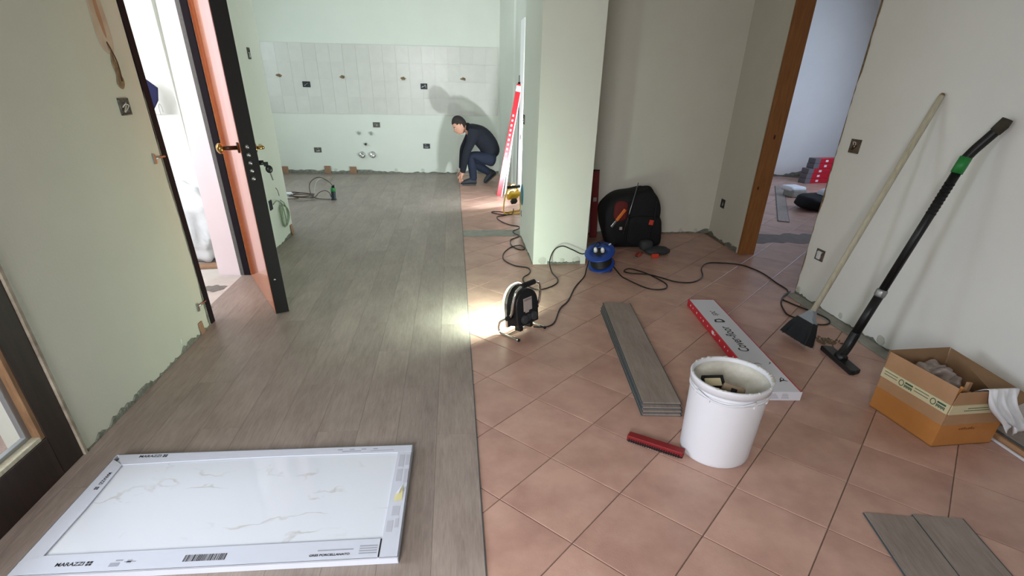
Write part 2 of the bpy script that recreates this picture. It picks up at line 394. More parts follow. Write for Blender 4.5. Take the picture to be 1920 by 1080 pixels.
for i in range(-26, 27):
    for j in range(-26, 27):
        p = tile_poly(i, j); cx = sum(q[0] for q in p)/4; cy = sum(q[1] for q in p)/4
        done = False
        for R in (regions if not (3.55 < cy < 5.0 and 2.45 < cx < 3.1) else ()):
            c = clip_rect(p, *R)
            if len(c) >= 3 and abs(area(c)) > .0008:
                if abs(abs(area(c))-abs(area(p))) < 1e-6:
                    if full_mesh is None:
                        lp = [(x-cx, y-cy) for x, y in p]; full_mesh = MB().prism(lp, -.009, 0, .0022).mesh('tile'); full_mesh.materials.append(M['tile'])
                    o = bpy.data.objects.new('tile', full_mesh); COL.objects.link(o); o.parent = floor
                    o.location = (cx, cy, random.uniform(-.0006, .0004))
                else:
                    kx = sum(q[0] for q in c)/len(c); ky = sum(q[1] for q in c)/len(c)
                    o = MB().prism([(x-kx, y-ky) for x, y in c], -.009, 0, .0018).build('tile', M['tile'], floor); o.location = (kx, ky, 0)
                cnt += 1; done = True
        # tiles of the far room, as far as the doorway shows them
        if not done and cx > 2.45 and cy > 3.2 and (cx > 2.72 or 3.55 < cy < 5.0) and cnt < 296:
            s = cy/cx
            if 1.15 < s < 2.05 and cx < 6.9 and cy < 9.45:
                lp = [(x-cx, y-cy) for x, y in p]
                o = bpy.data.objects.new('tile', full_mesh) if full_mesh else MB().prism(lp, -.009, 0, .0022).build('tile', M['tile'])
                if full_mesh: COL.objects.link(o)
                o.parent = floor; o.location = (cx, cy, random.uniform(-.0006, .0004)); cnt += 1
# rest of the far room's tiling lies out of sight behind the doorway
# cement strips left where partition walls stood
rnd = random.Random(3)
def ragged_strip(x0, x1, y0, y1, n, z, amp):
    up_ = [(x0+(x1-x0)*k/n, y1+rnd.uniform(-amp, amp)) for k in range(n+1)]; lo = [(x0+(x1-x0)*k/n, y0+rnd.uniform(-amp, amp)) for k in range(n+1)]
    b = MB(); vs = [(*p, z) for p in lo]+[(*p, z+rnd.uniform(0, .003)) for p in up_]
    b.add(vs, [(k, k+1, n+2+k, n+1+k) for k in range(n)]); return b
b = MB().bb(.06, .93, 5.56, 5.73, -.009, .0005)
b.build('cement_strip', M['cement'], floor)
ragged_strip(.062, .66, 5.5, 5.76, 18, .0018, .025).build('cement_strip', M['cement'], floor)
ragged_strip(2.95, 4.3, 5.15, 5.5, 18, .0015, .04).build('cement_strip', M['threshold'], floor)
# planks laid on top, running away from the viewer
W, LEN = .183, 1.25
plank_mesh = MB().bb(-W/2+.0004, W/2-.0004, -LEN/2+.0006, LEN/2-.0006, .0012, PLANK_TOP).mesh('plank'); plank_mesh.materials.append(M['plank'])
pieces = []
def add_plank(x, y0, y1):
    if y1-y0 < .03: return
    if abs((y1-y0)-LEN) < 1e-4: o = bpy.data.objects.new('plank', plank_mesh); COL.objects.link(o)
    else:
        h = (y1-y0)/2
        o = MB().bb(-W/2+.0004, W/2-.0004, -h+.0006, h-.0006, .0012, PLANK_TOP).build('plank', M['plank'])
    o.location = (x, (y0+y1)/2, 0); o.parent = floor
col = 0
while True:
    x = SEAM-W/2-W*col
    if x < -3.4: break
    y0 = .75 if x > -1.72 else 5.72
    off = (col*.437) % LEN
    y = -3.0+off
    while y < 9.58:
        a, c_ = max(y, y0), min(y+LEN, 9.58)
        if c_ > a: add_plank(x, a, c_)
        y += LEN
    col += 1
MB().bb(SEAM-.0003, SEAM+.0035, .75, 9.58, -.002, PLANK_TOP-.001).build('plank_edge', M['board_side'], floor)

# ------------------------------------------------------------------ structure: walls
H = 2.75
def wall(name, boxes, m): 
    b = MB()
    for q in boxes: b.bb(*q)
    return struct(b.build(name, m))
XL = -1.635
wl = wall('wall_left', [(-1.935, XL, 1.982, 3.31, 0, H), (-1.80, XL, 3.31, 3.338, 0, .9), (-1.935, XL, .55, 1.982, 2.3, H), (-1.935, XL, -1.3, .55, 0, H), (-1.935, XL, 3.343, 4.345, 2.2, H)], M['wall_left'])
b = MB(); b.add([(x + (.075 if (z and x < -1.9) else 0), y, z) for z in (0, H) for x, y in ((-1.955, 4.345), (-1.705, 4.345), (-1.705, 5.69), (-1.955, 5.69))], [(3, 2, 1, 0), (4, 5, 6, 7), (0, 1, 5, 4), (1, 2, 6, 5), (2, 3, 7, 6), (3, 0, 4, 7)])
we = struct(b.build('wall_entrance', M['wall_green'])); we.data.materials.append(M['reveal'])
for p_ in we.data.polygons:
    if p_.normal.y < -.7: p_.material_index = 1
wb = wall('wall_back', [(-3.6, 1.2, 9.6, 9.8, 0, H)], M['wall_green'])
wk = wall('wall_kitchen_left', [(-3.6, -3.42, 5.5, 6.8, 0, H), (-3.6, -3.42, 8.1, 9.6, 0, H), (-3.6, -3.42, 6.8, 8.1, 0, .95), (-3.6, -3.42, 6.8, 8.1, 2.25, H), (-3.42, -1.96, 5.5, 5.69, 0, H)], M['wall_green'])
b = MB(); b.prism([(.755, 9.6), (.875, 8.66), (.9, 8.6), (.9, 5.67), (1.1, 5.67), (1.1, 9.6)], 0, H)
wkr = struct(b.build('wall_kitchen_right', M['wall_green']))
wp = wall('wall_pillar', [(.67, 1.148, 4.54, 5.58, 0, H)], M['wall_green'])
wn = wall('wall_nook', [(1.148, 2.9, 5.58, 5.70, 0, H)], M['wall'])
b = MB(); b.prism([(2.775, 5.58), (2.73, 4.80), (2.88, 4.80), (2.9, 5.58)], 0, H)
wnr = struct(b.build('wall_nook_right', M['wall']))
wr = wall('wall_right', [(2.68, 2.83, -1.3, 3.735, 0, H), (2.68, 2.83, 3.735, 4.8, 2.15, H)], M['wall_white'])
wf = wall('wall_far_room', [(2.9, 7.1, 9.5, 9.7, 0, H), (7.0, 7.1, 2.6, 6.1, 0, H), (7.0, 7.1, 7.9, 9.5, 0, H), (7.0, 7.1, 6.1, 7.9, 0, .9), (7.0, 7.1, 6.1, 7.9, 2.3, H), (2.83, 7.1, 2.5, 2.6, 0, H), (2.8, 2.9, 5.7, 9.7, 0, H)], M['wall_white'])
wrear = wall('wall_rear', [(-1.935, -1.6, -1.42, -1.3, 0, H), (-.25, 2.83, -1.42, -1.3, 0, H), (-1.6, -.25, -1.42, -1.3, 2.1, H)], M['wall'])  # unseen window gap, its position set to steer the daylight
ceil = wall('ceiling', [(-3.6, 7.1, -1.42, 9.8, H, H+.12)], M['wall_white'])

# ragged plaster where the skirting was pulled off
def ragged(parent, p0, p1, nrm, hmin, hmax, n=40, th=.005, seed=1, z0=PLANK_TOP, m=None, name='plaster_strip'):
    r = random.Random(seed); p0, p1, nrm = Vector((*p0, 0)), Vector((*p1, 0)), Vector((*nrm, 0))
    hs = []; h = (hmin+hmax)/2
    for k in range(n+1):
        h = min(hmax, max(hmin, h+r.uniform(-.4, .4)*(hmax-hmin))); hs.append(h)
    b = MB(); vs = []
    for k in range(n+1):
        p = p0.lerp(p1, k/n); vs += [p+nrm*th+Vector((0, 0, z0)), p+nrm*th*r.uniform(.7, 1.6)+Vector((0, 0, z0+hs[k]*.75)), p+nrm*.0005+Vector((0, 0, z0+hs[k]))]
    b.add(vs, [f for k in range(n) for f in ((3*k, 3*k+3, 3*k+4, 3*k+1), (3*k+1, 3*k+4, 3*k+5, 3*k+2))])
    return b.build(name, m or M['plaster'], parent)
ragged(wl, (XL, 1.99), (XL, 3.34), (1, 0), .005, .034, 110, seed=4)
ragged(we, (-1.705, 4.4), (-1.705, 5.69), (1, 0), .008, .03, 40, seed=5)
ragged(wb, (-3.4, 9.6), (.75, 9.6), (0, -1), .015, .06, 90, seed=6)
ragged(wr, (2.68, 1.3), (2.68, 3.73), (-1, 0), .008, .04, 110, seed=8, z0=0)
ragged(wp, (.80, 4.54), (1.10, 4.54), (0, -1), .018, .045, 24, seed=9, z0=0)
ragged(wp, (.67, 5.5), (.67, 4.56), (-1, 0), .004, .02, 24, seed=11, z0=0)
ragged(wn, (1.3, 5.58), (2.77, 5.58), (0, -1), .012, .05, 50, seed=12, z0=0)
ragged(wnr, (2.772, 5.57), (2.735, 4.84), (-1, 0), .012, .05, 30, seed=13, z0=0)
ragged(wf, (4.5, 9.5), (6.6, 9.5), (0, -1), .02, .09, 40, seed=14, z0=0)
b = ragged_strip(2.575, 2.679, 2.0, 3.72, 40, .0012, .012); b.build('cement_strip', M['cement'], floor)
# broken plaster edges at the doorways
def ragged_v(parent, p, along, nrm, z0, z1, wmin, wmax, n, seed, m=M['plaster'], name='chipped_edge'):
    r = random.Random(seed); p, along, nrm = Vector((*p, 0)), Vector((*along, 0)), Vector((*nrm, 0)); b = MB(); vs = []
    wd = wmin
    for k in range(n+1):
        z = Vector((0, 0, z0+(z1-z0)*k/n)); wd = min(wmax, max(wmin, wd+r.uniform(-.5, .5)*(wmax-wmin)))
        vs += [p+nrm*.002+z, p+nrm*.002+along*wd+z]
    b.add(vs, [(2*k, 2*k+1, 2*k+3, 2*k+2) for k in range(n)]); return b.build(name, m, parent)
ragged_v(wr, (2.68, 3.735), (0, -1), (-1, 0), 0, 2.15, .003, .02, 60, 21, M['stainedge'])
ragged_v(wnr, (2.73, 4.803), (.03, 1), (-1, 0), 0, 2.2, .004, .02, 50, 22, M['filler'])
ragged_v(wl, (XL, 3.330), (0, -1), (1, 0), 0, 2.2, .006, .024, 60, 23, M['plaster'])
ragged_v(wl, (XL, 1.982), (0, 1), (1, 0), 0, 2.3, .008, .03, 60, 24, M['filler'])
# round filler dabs low on the pillar and walls
def dab(parent, c, r, nrm, seed, m='filler'):
    rr = random.Random(seed); n = Vector(nrm); a = n.cross(Vector((0, 0, 1))).normalized(); b = MB(); k_ = 14
    ring = [Vector(c)+(a*math.cos(2*PI*k/k_)+Vector((0, 0, 1))*math.sin(2*PI*k/k_))*r*rr.uniform(.82, 1.12) for k in range(k_)]
    b.add([v+n*.0008 for v in ring]+[Vector(c)+(v-Vector(c))*.7+n*.004 for v in ring]+[Vector(c)+n*.005], [(k, (k+1) % k_, k_+(k+1) % k_, k_+k) for k in range(k_)]+[(k_+k, k_+(k+1) % k_, 2*k_) for k in range(k_)])
    return b.build('filler_dab', M[m], parent)
for k, (x, r) in enumerate(((.755, .036), (.935, .022), (1.065, .036))): dab(wp, (x, 4.54, .035), r, (0, -1, 0), k)
for k, y in enumerate((3.70, 3.18, 2.78)): dab(wr, (2.68, y, .035), (.028, .022, .036)[k], (-1, 0, 0), 10+k)
for k, x in enumerate((-.55, -1.0, .03, -2.0)): dab(wb, (x, 9.6, .06), .03, (0, -1, 0), 20+k)
for k, x in enumerate((1.9, 2.45, 2.62)): dab(wn, (x, 5.58, .03), .026, (0, -1, 0), 30+k)
dab(wnr, (2.741, 4.95, .035), .025, (-1, 0, 0), 40); dab(wl, (XL, 2.95, .07), .02, (1, 0, 0), 41)
for k, x in enumerate((5.2, 5.6)): dab(wf, (x, 9.5, .05), .04, (0, -1, 0), 50+k)

# brown spacers tucked between planks and wall
def spacer(loc, dims, rz, tilt, label):
    b = MB().box((0, 0, dims[2]/2), dims); o = b.build('wood_spacer', M['spacer'], None, .001)
    o.location = loc; o.rotation_euler = (tilt, 0, rz); return tag(o, label, 'spacer', None)
spacer((-1.626, 3.20, PLANK_TOP), (.05, .006, .075), PI/2, -.06, 'brown wood spacer at the foot of the left wall beside the dark door frame')
spacer((-1.69, 4.80, PLANK_TOP), (.06, .008, .09), PI/2, -.08, 'brown wood spacer under the coiled green cable, nearer the black door')
spacer((-1.69, 5.62, PLANK_TOP), (.06, .008, .10), PI/2, -.08, 'dark spacer at the outer corner of the green wall end')
spacer((-2.82, 9.585, PLANK_TOP), (.10, .01, .11), 0, .05, 'brown spacer at the far left of the kitchen back wall')
spacer((-2.13, 9.585, PLANK_TOP), (.10, .01, .12), 0, .05, 'brown spacer at the kitchen back wall behind the coiled hose, left one of a pair')
spacer((-1.71, 9.585, PLANK_TOP), (.11, .01, .11), 0, .05, 'brown spacer at the kitchen back wall behind the hose pump, right one of a pair')

# glazed backsplash on the back wall
TW, TH = .2, .241
MB().bb(-3.39, .735, 9.597, 9.601, .915, .915+4*TH).build('tile_grout', M['grout_light'], wb)
bt = MB().bb(-TW/2+.0008, TW/2-.0008, -.003, .003, -TH/2+.0008, TH/2-.0008).mesh('wall_tile'); bt.materials.append(M['backsplash'])
for r_ in range(4):
    for c_ in range(20):
        x = .735-TW*(c_+.5)
        if x < -3.35: break
        o = bpy.data.objects.new('wall_tile', bt); COL.objects.link(o); o.parent = wb
        o.location = (x, 9.5955, .915+TH*(r_+.5)); o.rotation_euler = (random.uniform(-.004, .004), 0, random.uniform(-.005, .005))
        bv = None
# door casing strip standing at the kitchen's right wall
struct(MB().bb(.882, .9, 7.42, 7.82, 0, 2.1).build('trim_1', M['wall_white'], None, .003))
struct(MB().bb(.89, .901, 7.84, 7.98, 0, 1.5).build('trim_2', M['darkframe'], None, .002))

# ------------------------------------------------------------------ stairwell outside the entrance
ws = wall('wall_stairwell', [(-4.3, -1.96, 5.40, 5.49, 0, 3.4), (-4.3, -4.15, 2.4, 5.4, 0, 3.4), (-4.3, -1.94, 2.26, 2.4, 0, 3.4), (-1.962, -1.956, 4.4, 5.49, 0, H)], M['wall_white'])
wall('wall_stair_parapet', [(-4.15, -1.965, 5.20, 5.40, 0, 1.13)], M['wall_white'])
struct(MB().bb(-4.3, -1.655, 2.4, 5.5, -.1, -.002).build('floor_stairwell', M['stone']))
struct(MB().bb(-1.96, -1.66, 3.35, 4.34, -.003, .0065).build('door_sill', M['stone'], None, .001))
b = MB()
def blob(cx, cy, rx, ry, z, seed, m, name, parent=None, n=26):
    r = random.Random(seed); pts = [(cx+rx*math.cos(2*PI*k/n)*r.uniform(.6, 1.15), cy+ry*math.sin(2*PI*k/n)*r.uniform(.6, 1.15)) for k in range(n)]
    q = MB(); q.add([(*p, z) for p in pts]+[(cx, cy, z+.002)], [(k, (k+1) % n, n) for k in range(n)]); return q.build(name, M[m], parent)
for k, (x, y, rx, ry, lab) in enumerate(((-1.88, 4.02, .11, .08, 'upper grey dust patch on the bright entrance floor below the sack'), (-1.80, 3.63, .07, .05, 'lower grey dust patch on the bright entrance floor by the dark frame'))):
    o = blob(x, y, rx, ry, .0085, 60+k, 'dust', 'dust_patch'); tag(o, lab, 'dust'); o['kind'] = 'stuff'
# metal subframe of the entrance
b = MB(); LN = -.032
b.add([(x, y + (LN if z else 0), z) for z in (0, 2.2) for x, y in ((-1.69, 3.338), (XL+.004, 3.338), (XL+.004, 3.40), (-1.69, 3.40))], [(3, 2, 1, 0), (4, 5, 6, 7), (0, 1, 5, 4), (1, 2, 6, 5), (2, 3, 7, 6), (3, 0, 4, 7)]); fr = struct(b.build('trim_3', M['darkframe'], None, .002))
b = MB(); b.bb(-1.752, -1.705, 4.332, 4.346, 0, 2.2); fr2 = struct(b.build('trim_4', M['darkframe'], None, .002))
MB().bb(-1.782, -1.752, 4.334, 4.346, 0, 2.2).build('rubber_seal', M['rubber'], fr2, .002)
for z, y in ((1.04, 3.34), (.172, 3.34)):
    b = MB(); b.tube([(XL+.006, y, z), (XL+.006, y-.105, z+.004)], .006); b.box((XL+.006, y-.112, z), (.008, .02, .05)); b.build('wall_anchor', M['steel'], fr)

# orange timber jamb of the far doorway
jb = MB(); jb.bb(2.722, 2.878, 4.765, 4.80, 0, 2.2); jo = struct(jb.build('door_2', M['jambwood'], None, .003))
k_ = MB(); k_.ball((2.80, 4.765, 1.05), (.009, .0015, .02)); k_.ball((2.76, 4.765, .62), (.008, .0015, .016)); k_.build('wood_knot', M['brown_metal'], jo)
# ------------------------------------------------------------------ glazed door in the left wall
gd = bpy.data.objects.new('door_1', None); COL.objects.link(gd); gd['kind'] = 'structure'; gd.location = (XL-.035, .55, 0)
# local: y along the wall, leaf 1.43 long
MB().bb(-.02, .045, 1.415, 1.432, 0, 2.3).build('frame_edge', M['dirtyedge'], gd, .002)
MB().bb(-.025, .035, 1.29, 1.415, .0, 2.3).build('stile', M['darkwood'], gd, .003)
MB().bb(-.025, .035, .0, .12, .0, 2.3).build('stile', M['darkwood'], gd, .003)
MB().bb(-.025, .035, .12, 1.29, .0, .19).build('bottom_rail', M['darkwood'], gd, .003)
MB().bb(-.025, .035, .12, 1.29, 2.15, 2.3).build('top_rail', M['darkwood'], gd, .003)
MB().bb(-.015, .03, 1.27, 1.292, .19, 2.15).build('glazing_bead', M['rawwood'], gd, .002)
MB().bb(-.015, .03, .12, 1.27, .188, .206).build('glazing_bead', M['broomwood'], gd, .002)
MB().bb(-.02, .0, 1.245, 1.27, .206, 2.15).build('spacer_bar', M['alu'], gd, .001)
MB().bb(-.02, .0, .12, 1.245, .206, .222).build('spacer_bar', M['alu'], gd, .001)
MB().bb(-.014, -.008, .12, 1.245, .222, 2.15).build('pane', M['glass'], gd)
struct(MB().bb(-1.93, -1.90, .55, 1.982, 1.55, 2.3).build('added_light_blocker', M['alu'], None, .002))  # unseen panel, added to keep daylight off the upper right wall
# balcony outside
bal = struct(MB().bb(-3.4, -1.95, -.6, 3.3, -.15, -.02).build('floor_balcony', M['stone']))
rl = thing('balcony_railing', 'dull pink balcony railing seen through the glazed door', 'railing', (-2.9, 1.2, -.02))
MB().bb(-.03, .03, -1.6, 1.35, .0, .1).build('bottom_rail', M['pink'], rl)
MB().bb(-.03, .03, -1.6, 1.35, .30, .36).build('top_rail', M['pink'], rl)
for k in range(14): MB().bb(-.015, .015, -1.55+.21*k, -1.51+.21*k, .1, .30).build('baluster', M['pink'], rl)

# ------------------------------------------------------------------ armoured entrance door, standing open
dr = thing('entrance_door', 'open armoured entrance door with black edge and glossy orange wood face', 'door', (-1.692, 4.31, .010), (0, 0, math.atan2(3.49-4.33, -1.262+1.70)))
# local x from hinge to lock side, local y: +y is the room face
L_ = .925; T_ = .088; HD = 2.08
MB().bb(0, L_, .012, T_, 0, HD).build('core', M['blackdoor'], dr, .002)
MB().bb(.015, L_-.006, .0, .012, .004, HD).build('outer_panel', M['orange_wood'], dr, .002)
MB().bb(.0, L_-.05, T_, T_+.004, .004, HD).build('inner_panel', M['inner_panel'], dr, .002)
MB().bb(L_, L_+.004, .002, T_, 0, HD).build('lock_edge', M['blackdoor'], dr, .001)
for k in range(5): MB().cyl((L_+.003, .038, 1.065-.045*k), (L_+.012, .038, 1.065-.045*k), .012).build('bolt', M['steel'], dr)
MB().cyl((L_+.003, .038, .24), (L_+.007, .038, .24), .008).build('bolt', M['steel'], dr)
b = MB(); b.cyl((L_-.07, .0, 1.055), (L_-.07, -.006, 1.055), .03); b.cyl((L_-.07, -.006, 1.055), (L_-.07, -.085, 1.055), .012)
kb = b.build('knob_stem', M['brown_metal'], dr)
b = MB(); b.ball((L_-.07, -.10, 1.055), (.03, .022, .03)); b.build('knob', M['brass'], kb)
b = MB(); b.cyl((L_-.07, T_, 1.05), (L_-.07, T_+.012, 1.05), .026); b.cyl((L_-.07, T_+.012, 1.05), (L_-.07, T_+.05, 1.05), .010); b.tube([(L_-.07, T_+.05, 1.05), (L_-.19, T_+.055, 1.05)], .010); b.build('inner_handle', M['brass'], dr)
b = MB(); b.cyl((L_-.06, T_, .965), (L_-.06, T_+.035, .965), .014); cy_ = b.build('lock_cylinder', M['black'], dr)
kk = MB(); kk.box((L_-.06, T_+.047, .955), (.006, .026, .026)); kk.ball((L_-.06, T_+.06, .925), (.013, .022, .024)); kk.build('key_head', M['black'], dr)
kk = MB(); kk.box((L_-.06, T_+.065, .885), (.003, .008, .055), (.2, 0, 0)); kk.build('hanging_key', M['steel'], dr)
for z in (.3, 1.75): MB().cyl((-.005, .03, z), (-.005, .03, z+.11), .012).build('hinge', M['steel'], dr)

# ------------------------------------------------------------------ stairwell things
def lumpy(c, d, amp, seed, m, name, parent=None, n=28, v=18, taper=None, freq=3.0, power=.55):
    """closed soft sack-like body: superellipsoid pushed about by noise"""
    b = MB(); b.ball((0, 0, 0), 1, n, v); out = []
    sg = lambda x, p: math.copysign(abs(x)**p, x)
    for q in b.v:
        p = Vector((sg(q[0], power), sg(q[1], power), sg(q[2], power)))
        nz = mnoise.noise_vector(p*freq+Vector((seed*7.3, seed*1.7, seed*3.1)))
        p = p*(1+amp*nz.x)+nz*amp*.5
        t = taper(p.z) if taper else 1
        out.append((c[0]+p.x*d[0]/2*t, c[1]+p.y*d[1]/2*t, max(c[2]-d[2]/2, c[2]+p.z*d[2]/2)))
    b.v = out; return b.build(name, M[m], parent)
sk_ = lumpy((0, 0, .31), (.54, .46, .62), .20, 5, 'sack', 'plastic_sack', None, 44, 30, lambda z: .95-.12*z, 2.6, .6)
sk_.location = (-2.30, 4.86, .0); tag(sk_, 'big white translucent plastic sack standing outside the entrance door', 'sack')
o = MB().box((0, 0, .012), (.5, .10, .022), (0, 0, .12)).build('wood_strip', M['spacer'], None, .003); o.location = (-2.12, 4.58, 0); tag(o, 'brown wooden strip on the stairwell floor in front of the plastic sack', 'strip')
b = MB(); pf = [(-.08, .15), (.015, .09), (.125, .0), (.10, -.10), (.03, -.19), (-.08, -.19)]
b.prism(pf, -.012, .012); nv = b.build('navy_cloth', M['navy'], None, .006); nv.rotation_euler = (PI/2, 0, 0); nv.location = (-2.54, 5.17, 1.34); nv.scale = (.93, .93, .93)
tag(nv, 'dark navy cloth pointing out behind the dark entrance frame, over the white parapet', 'cloth')
b = MB(); b.tube(smooth_path([(0, 0, 0), (0, 0, .06), (.012, 0, .085), (.024, 0, .06), (.024, 0, .02)]), .002, 6); o = b.build('wire_hook', M['steel']); o.location = (-2.50, 5.26, 1.132); tag(o, 'small bent wire hook on top of the white stairwell parapet', 'hook')

# ------------------------------------------------------------------ wall boxes and pipe stubs
def wall_box(loc, nrm, w_, h_, inside, label, seed=1, wires=2):
    n = Vector(nrm).normalized(); x = Vector((0, 0, 1)).cross(n).normalized(); R = Matrix((x, n.cross(x), n)).transposed()
    t = thing('wall_box', label, 'wall box', loc, R, 'open wall boxes')
    MB().bb(-w_/2, w_/2, -h_/2, h_/2, 0, .0025).build('back_plate', M[inside], t)
    b = MB(); e = .006
    b.bb(-w_/2, w_/2, h_/2-e, h_/2, .001, .008); b.bb(-w_/2, w_/2, -h_/2, -h_/2+e, .001, .008); b.bb(-w_/2, -w_/2+e, -h_/2, h_/2, .001, .008); b.bb(w_/2-e, w_/2, -h_/2, h_/2, .001, .008)
    b.build('rim', M['socketbox'] if inside != 'socketdark' else M['socketdark'], t, .001)
    r = random.Random(seed)
    for k in range(wires):
        p = [(r.uniform(-.3, .3)*w_, r.uniform(-.3, .3)*h_, .003)]
        for q in range(3): p.append((r.uniform(-.35, .35)*w_, r.uniform(-.35, .35)*h_, r.uniform(.006, .014)))
        MB().tube(smooth_path(p, 5), .0025, 6).build('wire', M[('whitepl', 'cable', 'broomwood')[(k+seed) % 3]], t)
    return t
wall_box((XL, 3.094, 1.301), (1, 0, 0), .09, .075, 'socketbox', 'grey-brown open wall box on the left wall below the torn plaster', 2)
wall_box((-1.705, 5.35, 1.605), (1, 0, 0), .055, .085, 'socketbox', 'open wall box high on the green wall right of the black door edge', 3)
wall_box((-2.27, 9.59, 1.325), (0, -1, 0), .115, .08, 'socketdark', 'dark open wall box on the left of the tiled band', 4)
wall_box((-.453, 9.59, 1.326), (0, -1, 0), .105, .08, 'socketdark', 'dark open wall box on the right of the tiled band', 5)
wall_box((-1.256, 9.6, .76), (0, -1, 0), .11, .075, 'socketbox', 'open wall box just under the tiled band, above the pipe stubs', 6, 3)
wall_box((-2.249, 9.6, .373), (0, -1, 0), .115, .075, 'socketbox', 'low open wall box on the kitchen wall left of the drain stubs', 7, 3)
wall_box((-.463, 9.6, .444), (0, -1, 0), .11, .075, 'socketdark', 'low dark wall box on the kitchen wall left of the crouching man', 8, 3)
wall_box((2.68, 3.563, 1.102), (-1, 0, 0), .095, .085, 'socketrust', 'brown open wall box on the right wall, upper one beside the doorway', 9, 2)
wall_box((2.68, 3.574, .354), (-1, 0, 0), .09, .08, 'socketrust', 'brown and white wall box low on the right wall beside the doorway', 10, 2)
o = MB().bb(-.022, .02, -.03, .03, .003, .02).build('filler_lump', M['whitepl'], bpy.data.objects['wall_box.008'], .008)
wall_box((2.763, 5.36, .362), (-1, .05, 0), .085, .085, 'socketdark', 'dark wall box on the side wall between tool bag and timber jamb', 11, 1)
wall_box((.67, 5.475, 1.121), (-1, 0, 0), .085, .08, 'socketbox', 'small wall box on the narrow left face of the pillar', 12, 1)
wall_box((-1.705, 5.145, .40), (1, 0, 0), .07, .085, 'socketdark', 'dark socket on the green wall that feeds the coiled green cable', 13, 0)
hl = [(-2.667, 1.441, 'first'), (-1.709, 1.437, 'second'), (-.772, 1.432, 'third'), (.178, 1.441, 'last')]
for k, (x, z, wd) in enumerate(hl):
    t = thing('cable_stub', '%s from the left of the torn cable holes in the tiled band' % wd, 'cable hole', (x, 9.59, z), (PI/2, 0, 0), 'cable holes in the tiles')
    b = MB(); r = random.Random(k); pts = [(math.cos(a*PI/5)*.045*r.uniform(.6, 1.2), math.sin(a*PI/5)*.024*r.uniform(.6, 1.2)) for a in range(10)]
    b.prism(pts, 0, .003); b.build('hole', M['stainedge'], t)
    MB().tube(smooth_path([(0, 0, .002), (.01, .0, .03), (.03, -.02, .035)], 5), .005, 6).build('wire', M['debris'], t)
for x, z, lab, c in ((-1.552, .638, 'left of the two capped pipe stubs under the wall box', 'inkgrey'), (-1.355, .632, 'right of the two capped pipe stubs under the wall box', 'inkgrey'), (-1.46, .469, 'single capped pipe stub centred above the two drain stubs', 'socketdark')):
    t = thing('pipe_stub', lab, 'pipe', (x, 9.6, z), (PI/2, 0, 0), 'pipe stubs on the kitchen wall')
    MB().lathe([(.0, .0), (.032, .0), (.03, .006), (.018, .008)], seg=16).build('rosette', M['filler'], t); MB().lathe([(.017, .0), (.017, .05), (.011, .054), (.0, .054)], seg=14).build('plug', M[c], t)
for x, z, lab in ((-1.54, .303, 'left chrome drain stub low on the kitchen wall'), (-1.365, .305, 'right chrome drain stub low on the kitchen wall, with the bright rim')):
    t = thing('drain_stub', lab, 'pipe', (x, 9.6, z), (PI/2, 0, 0), 'drain stubs on the kitchen wall')
    MB().lathe([(.0, .004), (.052, .004), (.05, .012), (.038, .014)], seg=22).build('rosette', M['steel'], t)
    MB().lathe([(.036, .0), (.036, .06), (.031, .06), (.031, .012), (.0, .012)], seg=22).build('pipe', M['chrome'], t)
# trace of an old intercom on the left wall
t = thing('intercom_trace', 'beige oval mark left by a removed intercom high on the left wall', 'wall mark', (XL+.0005, 3.105, 1.655), frame((0, 0, 0), (0, 1, 0), (1, 0, 0)).to_3x3())
def patch(pts, z, dz): 
    n = len(pts); cx = sum(p[0] for p in pts)/n; cy = sum(p[1] for p in pts)/n
    b = MB(); b.add([(*p, z) for p in pts]+[(cx+(p[0]-cx)*.92, cy+(p[1]-cy)*.92, z+dz) for p in pts]+[(cx, cy, z+dz)], [(k, (k+1) % n, n+(k+1) % n, n+k) for k in range(n)]+[(n+k, n+(k+1) % n, 2*n) for k in range(n)]); return b
patch([(p.x, p.y) for p in smooth_path([(-.062, .21, 0), (-.056, .08, 0), (-.060, -.06, 0), (-.025, -.12, 0), (.038, -.125, 0), (.066, -.06, 0), (.062, .06, 0), (.045, .18, 0), (.0, .215, 0), (-.062, .21, 0)], 5)[:-1]], .0005, .0015).build('faded_paint', M['stain'], t)
patch([(p.x, p.y) for p in smooth_path([(.0, .14, 0), (-.012, .05, 0), (.0, -.04, 0), (.018, -.06, 0), (.022, .02, 0), (.012, .12, 0), (.0, .14, 0)], 5)[:-1]], .0022, .0006).build('rust_streak', mat('rust_streak', (168, 128, 100), .9, var=.08, scale=20), t)
t = thing('torn_plaster_hole', 'torn brown hole with hanging wire under the intercom mark', 'wall mark', (XL+.0005, 3.128, 1.462), frame((0, 0, 0), (0, 1, 0), (1, 0, 0)).to_3x3())
patch([(p.x, p.y) for p in smooth_path([(-.006, .085, 0), (.006, .04, 0), (.024, .015, 0), (.012, -.015, 0), (.030, -.04, 0), (.026, -.072, 0), (-.004, -.085, 0), (-.034, -.06, 0), (-.018, -.02, 0), (-.028, .02, 0), (-.018, .06, 0), (-.006, .085, 0)], 4)[:-1]], .001, .004).build('hole', M['stainedge'], t)
MB().tube(smooth_path([(-.02, .115, .003), (-.012, .07, .012), (0, .02, .014), (.006, -.05, .008)], 6), .003, 6).build('wire', M['brown_metal'], t)
o = MB().lathe([(0, .0), (.10, .0), (.10, .006), (.09, .009), (0, .009)], seg=32).build('round_cover', M['teal']); o.rotation_euler = (0, -PI/2, 0); o.location = (.67, 5.47, .43); tag(o, 'round teal cover on the narrow left face of the pillar', 'cover')
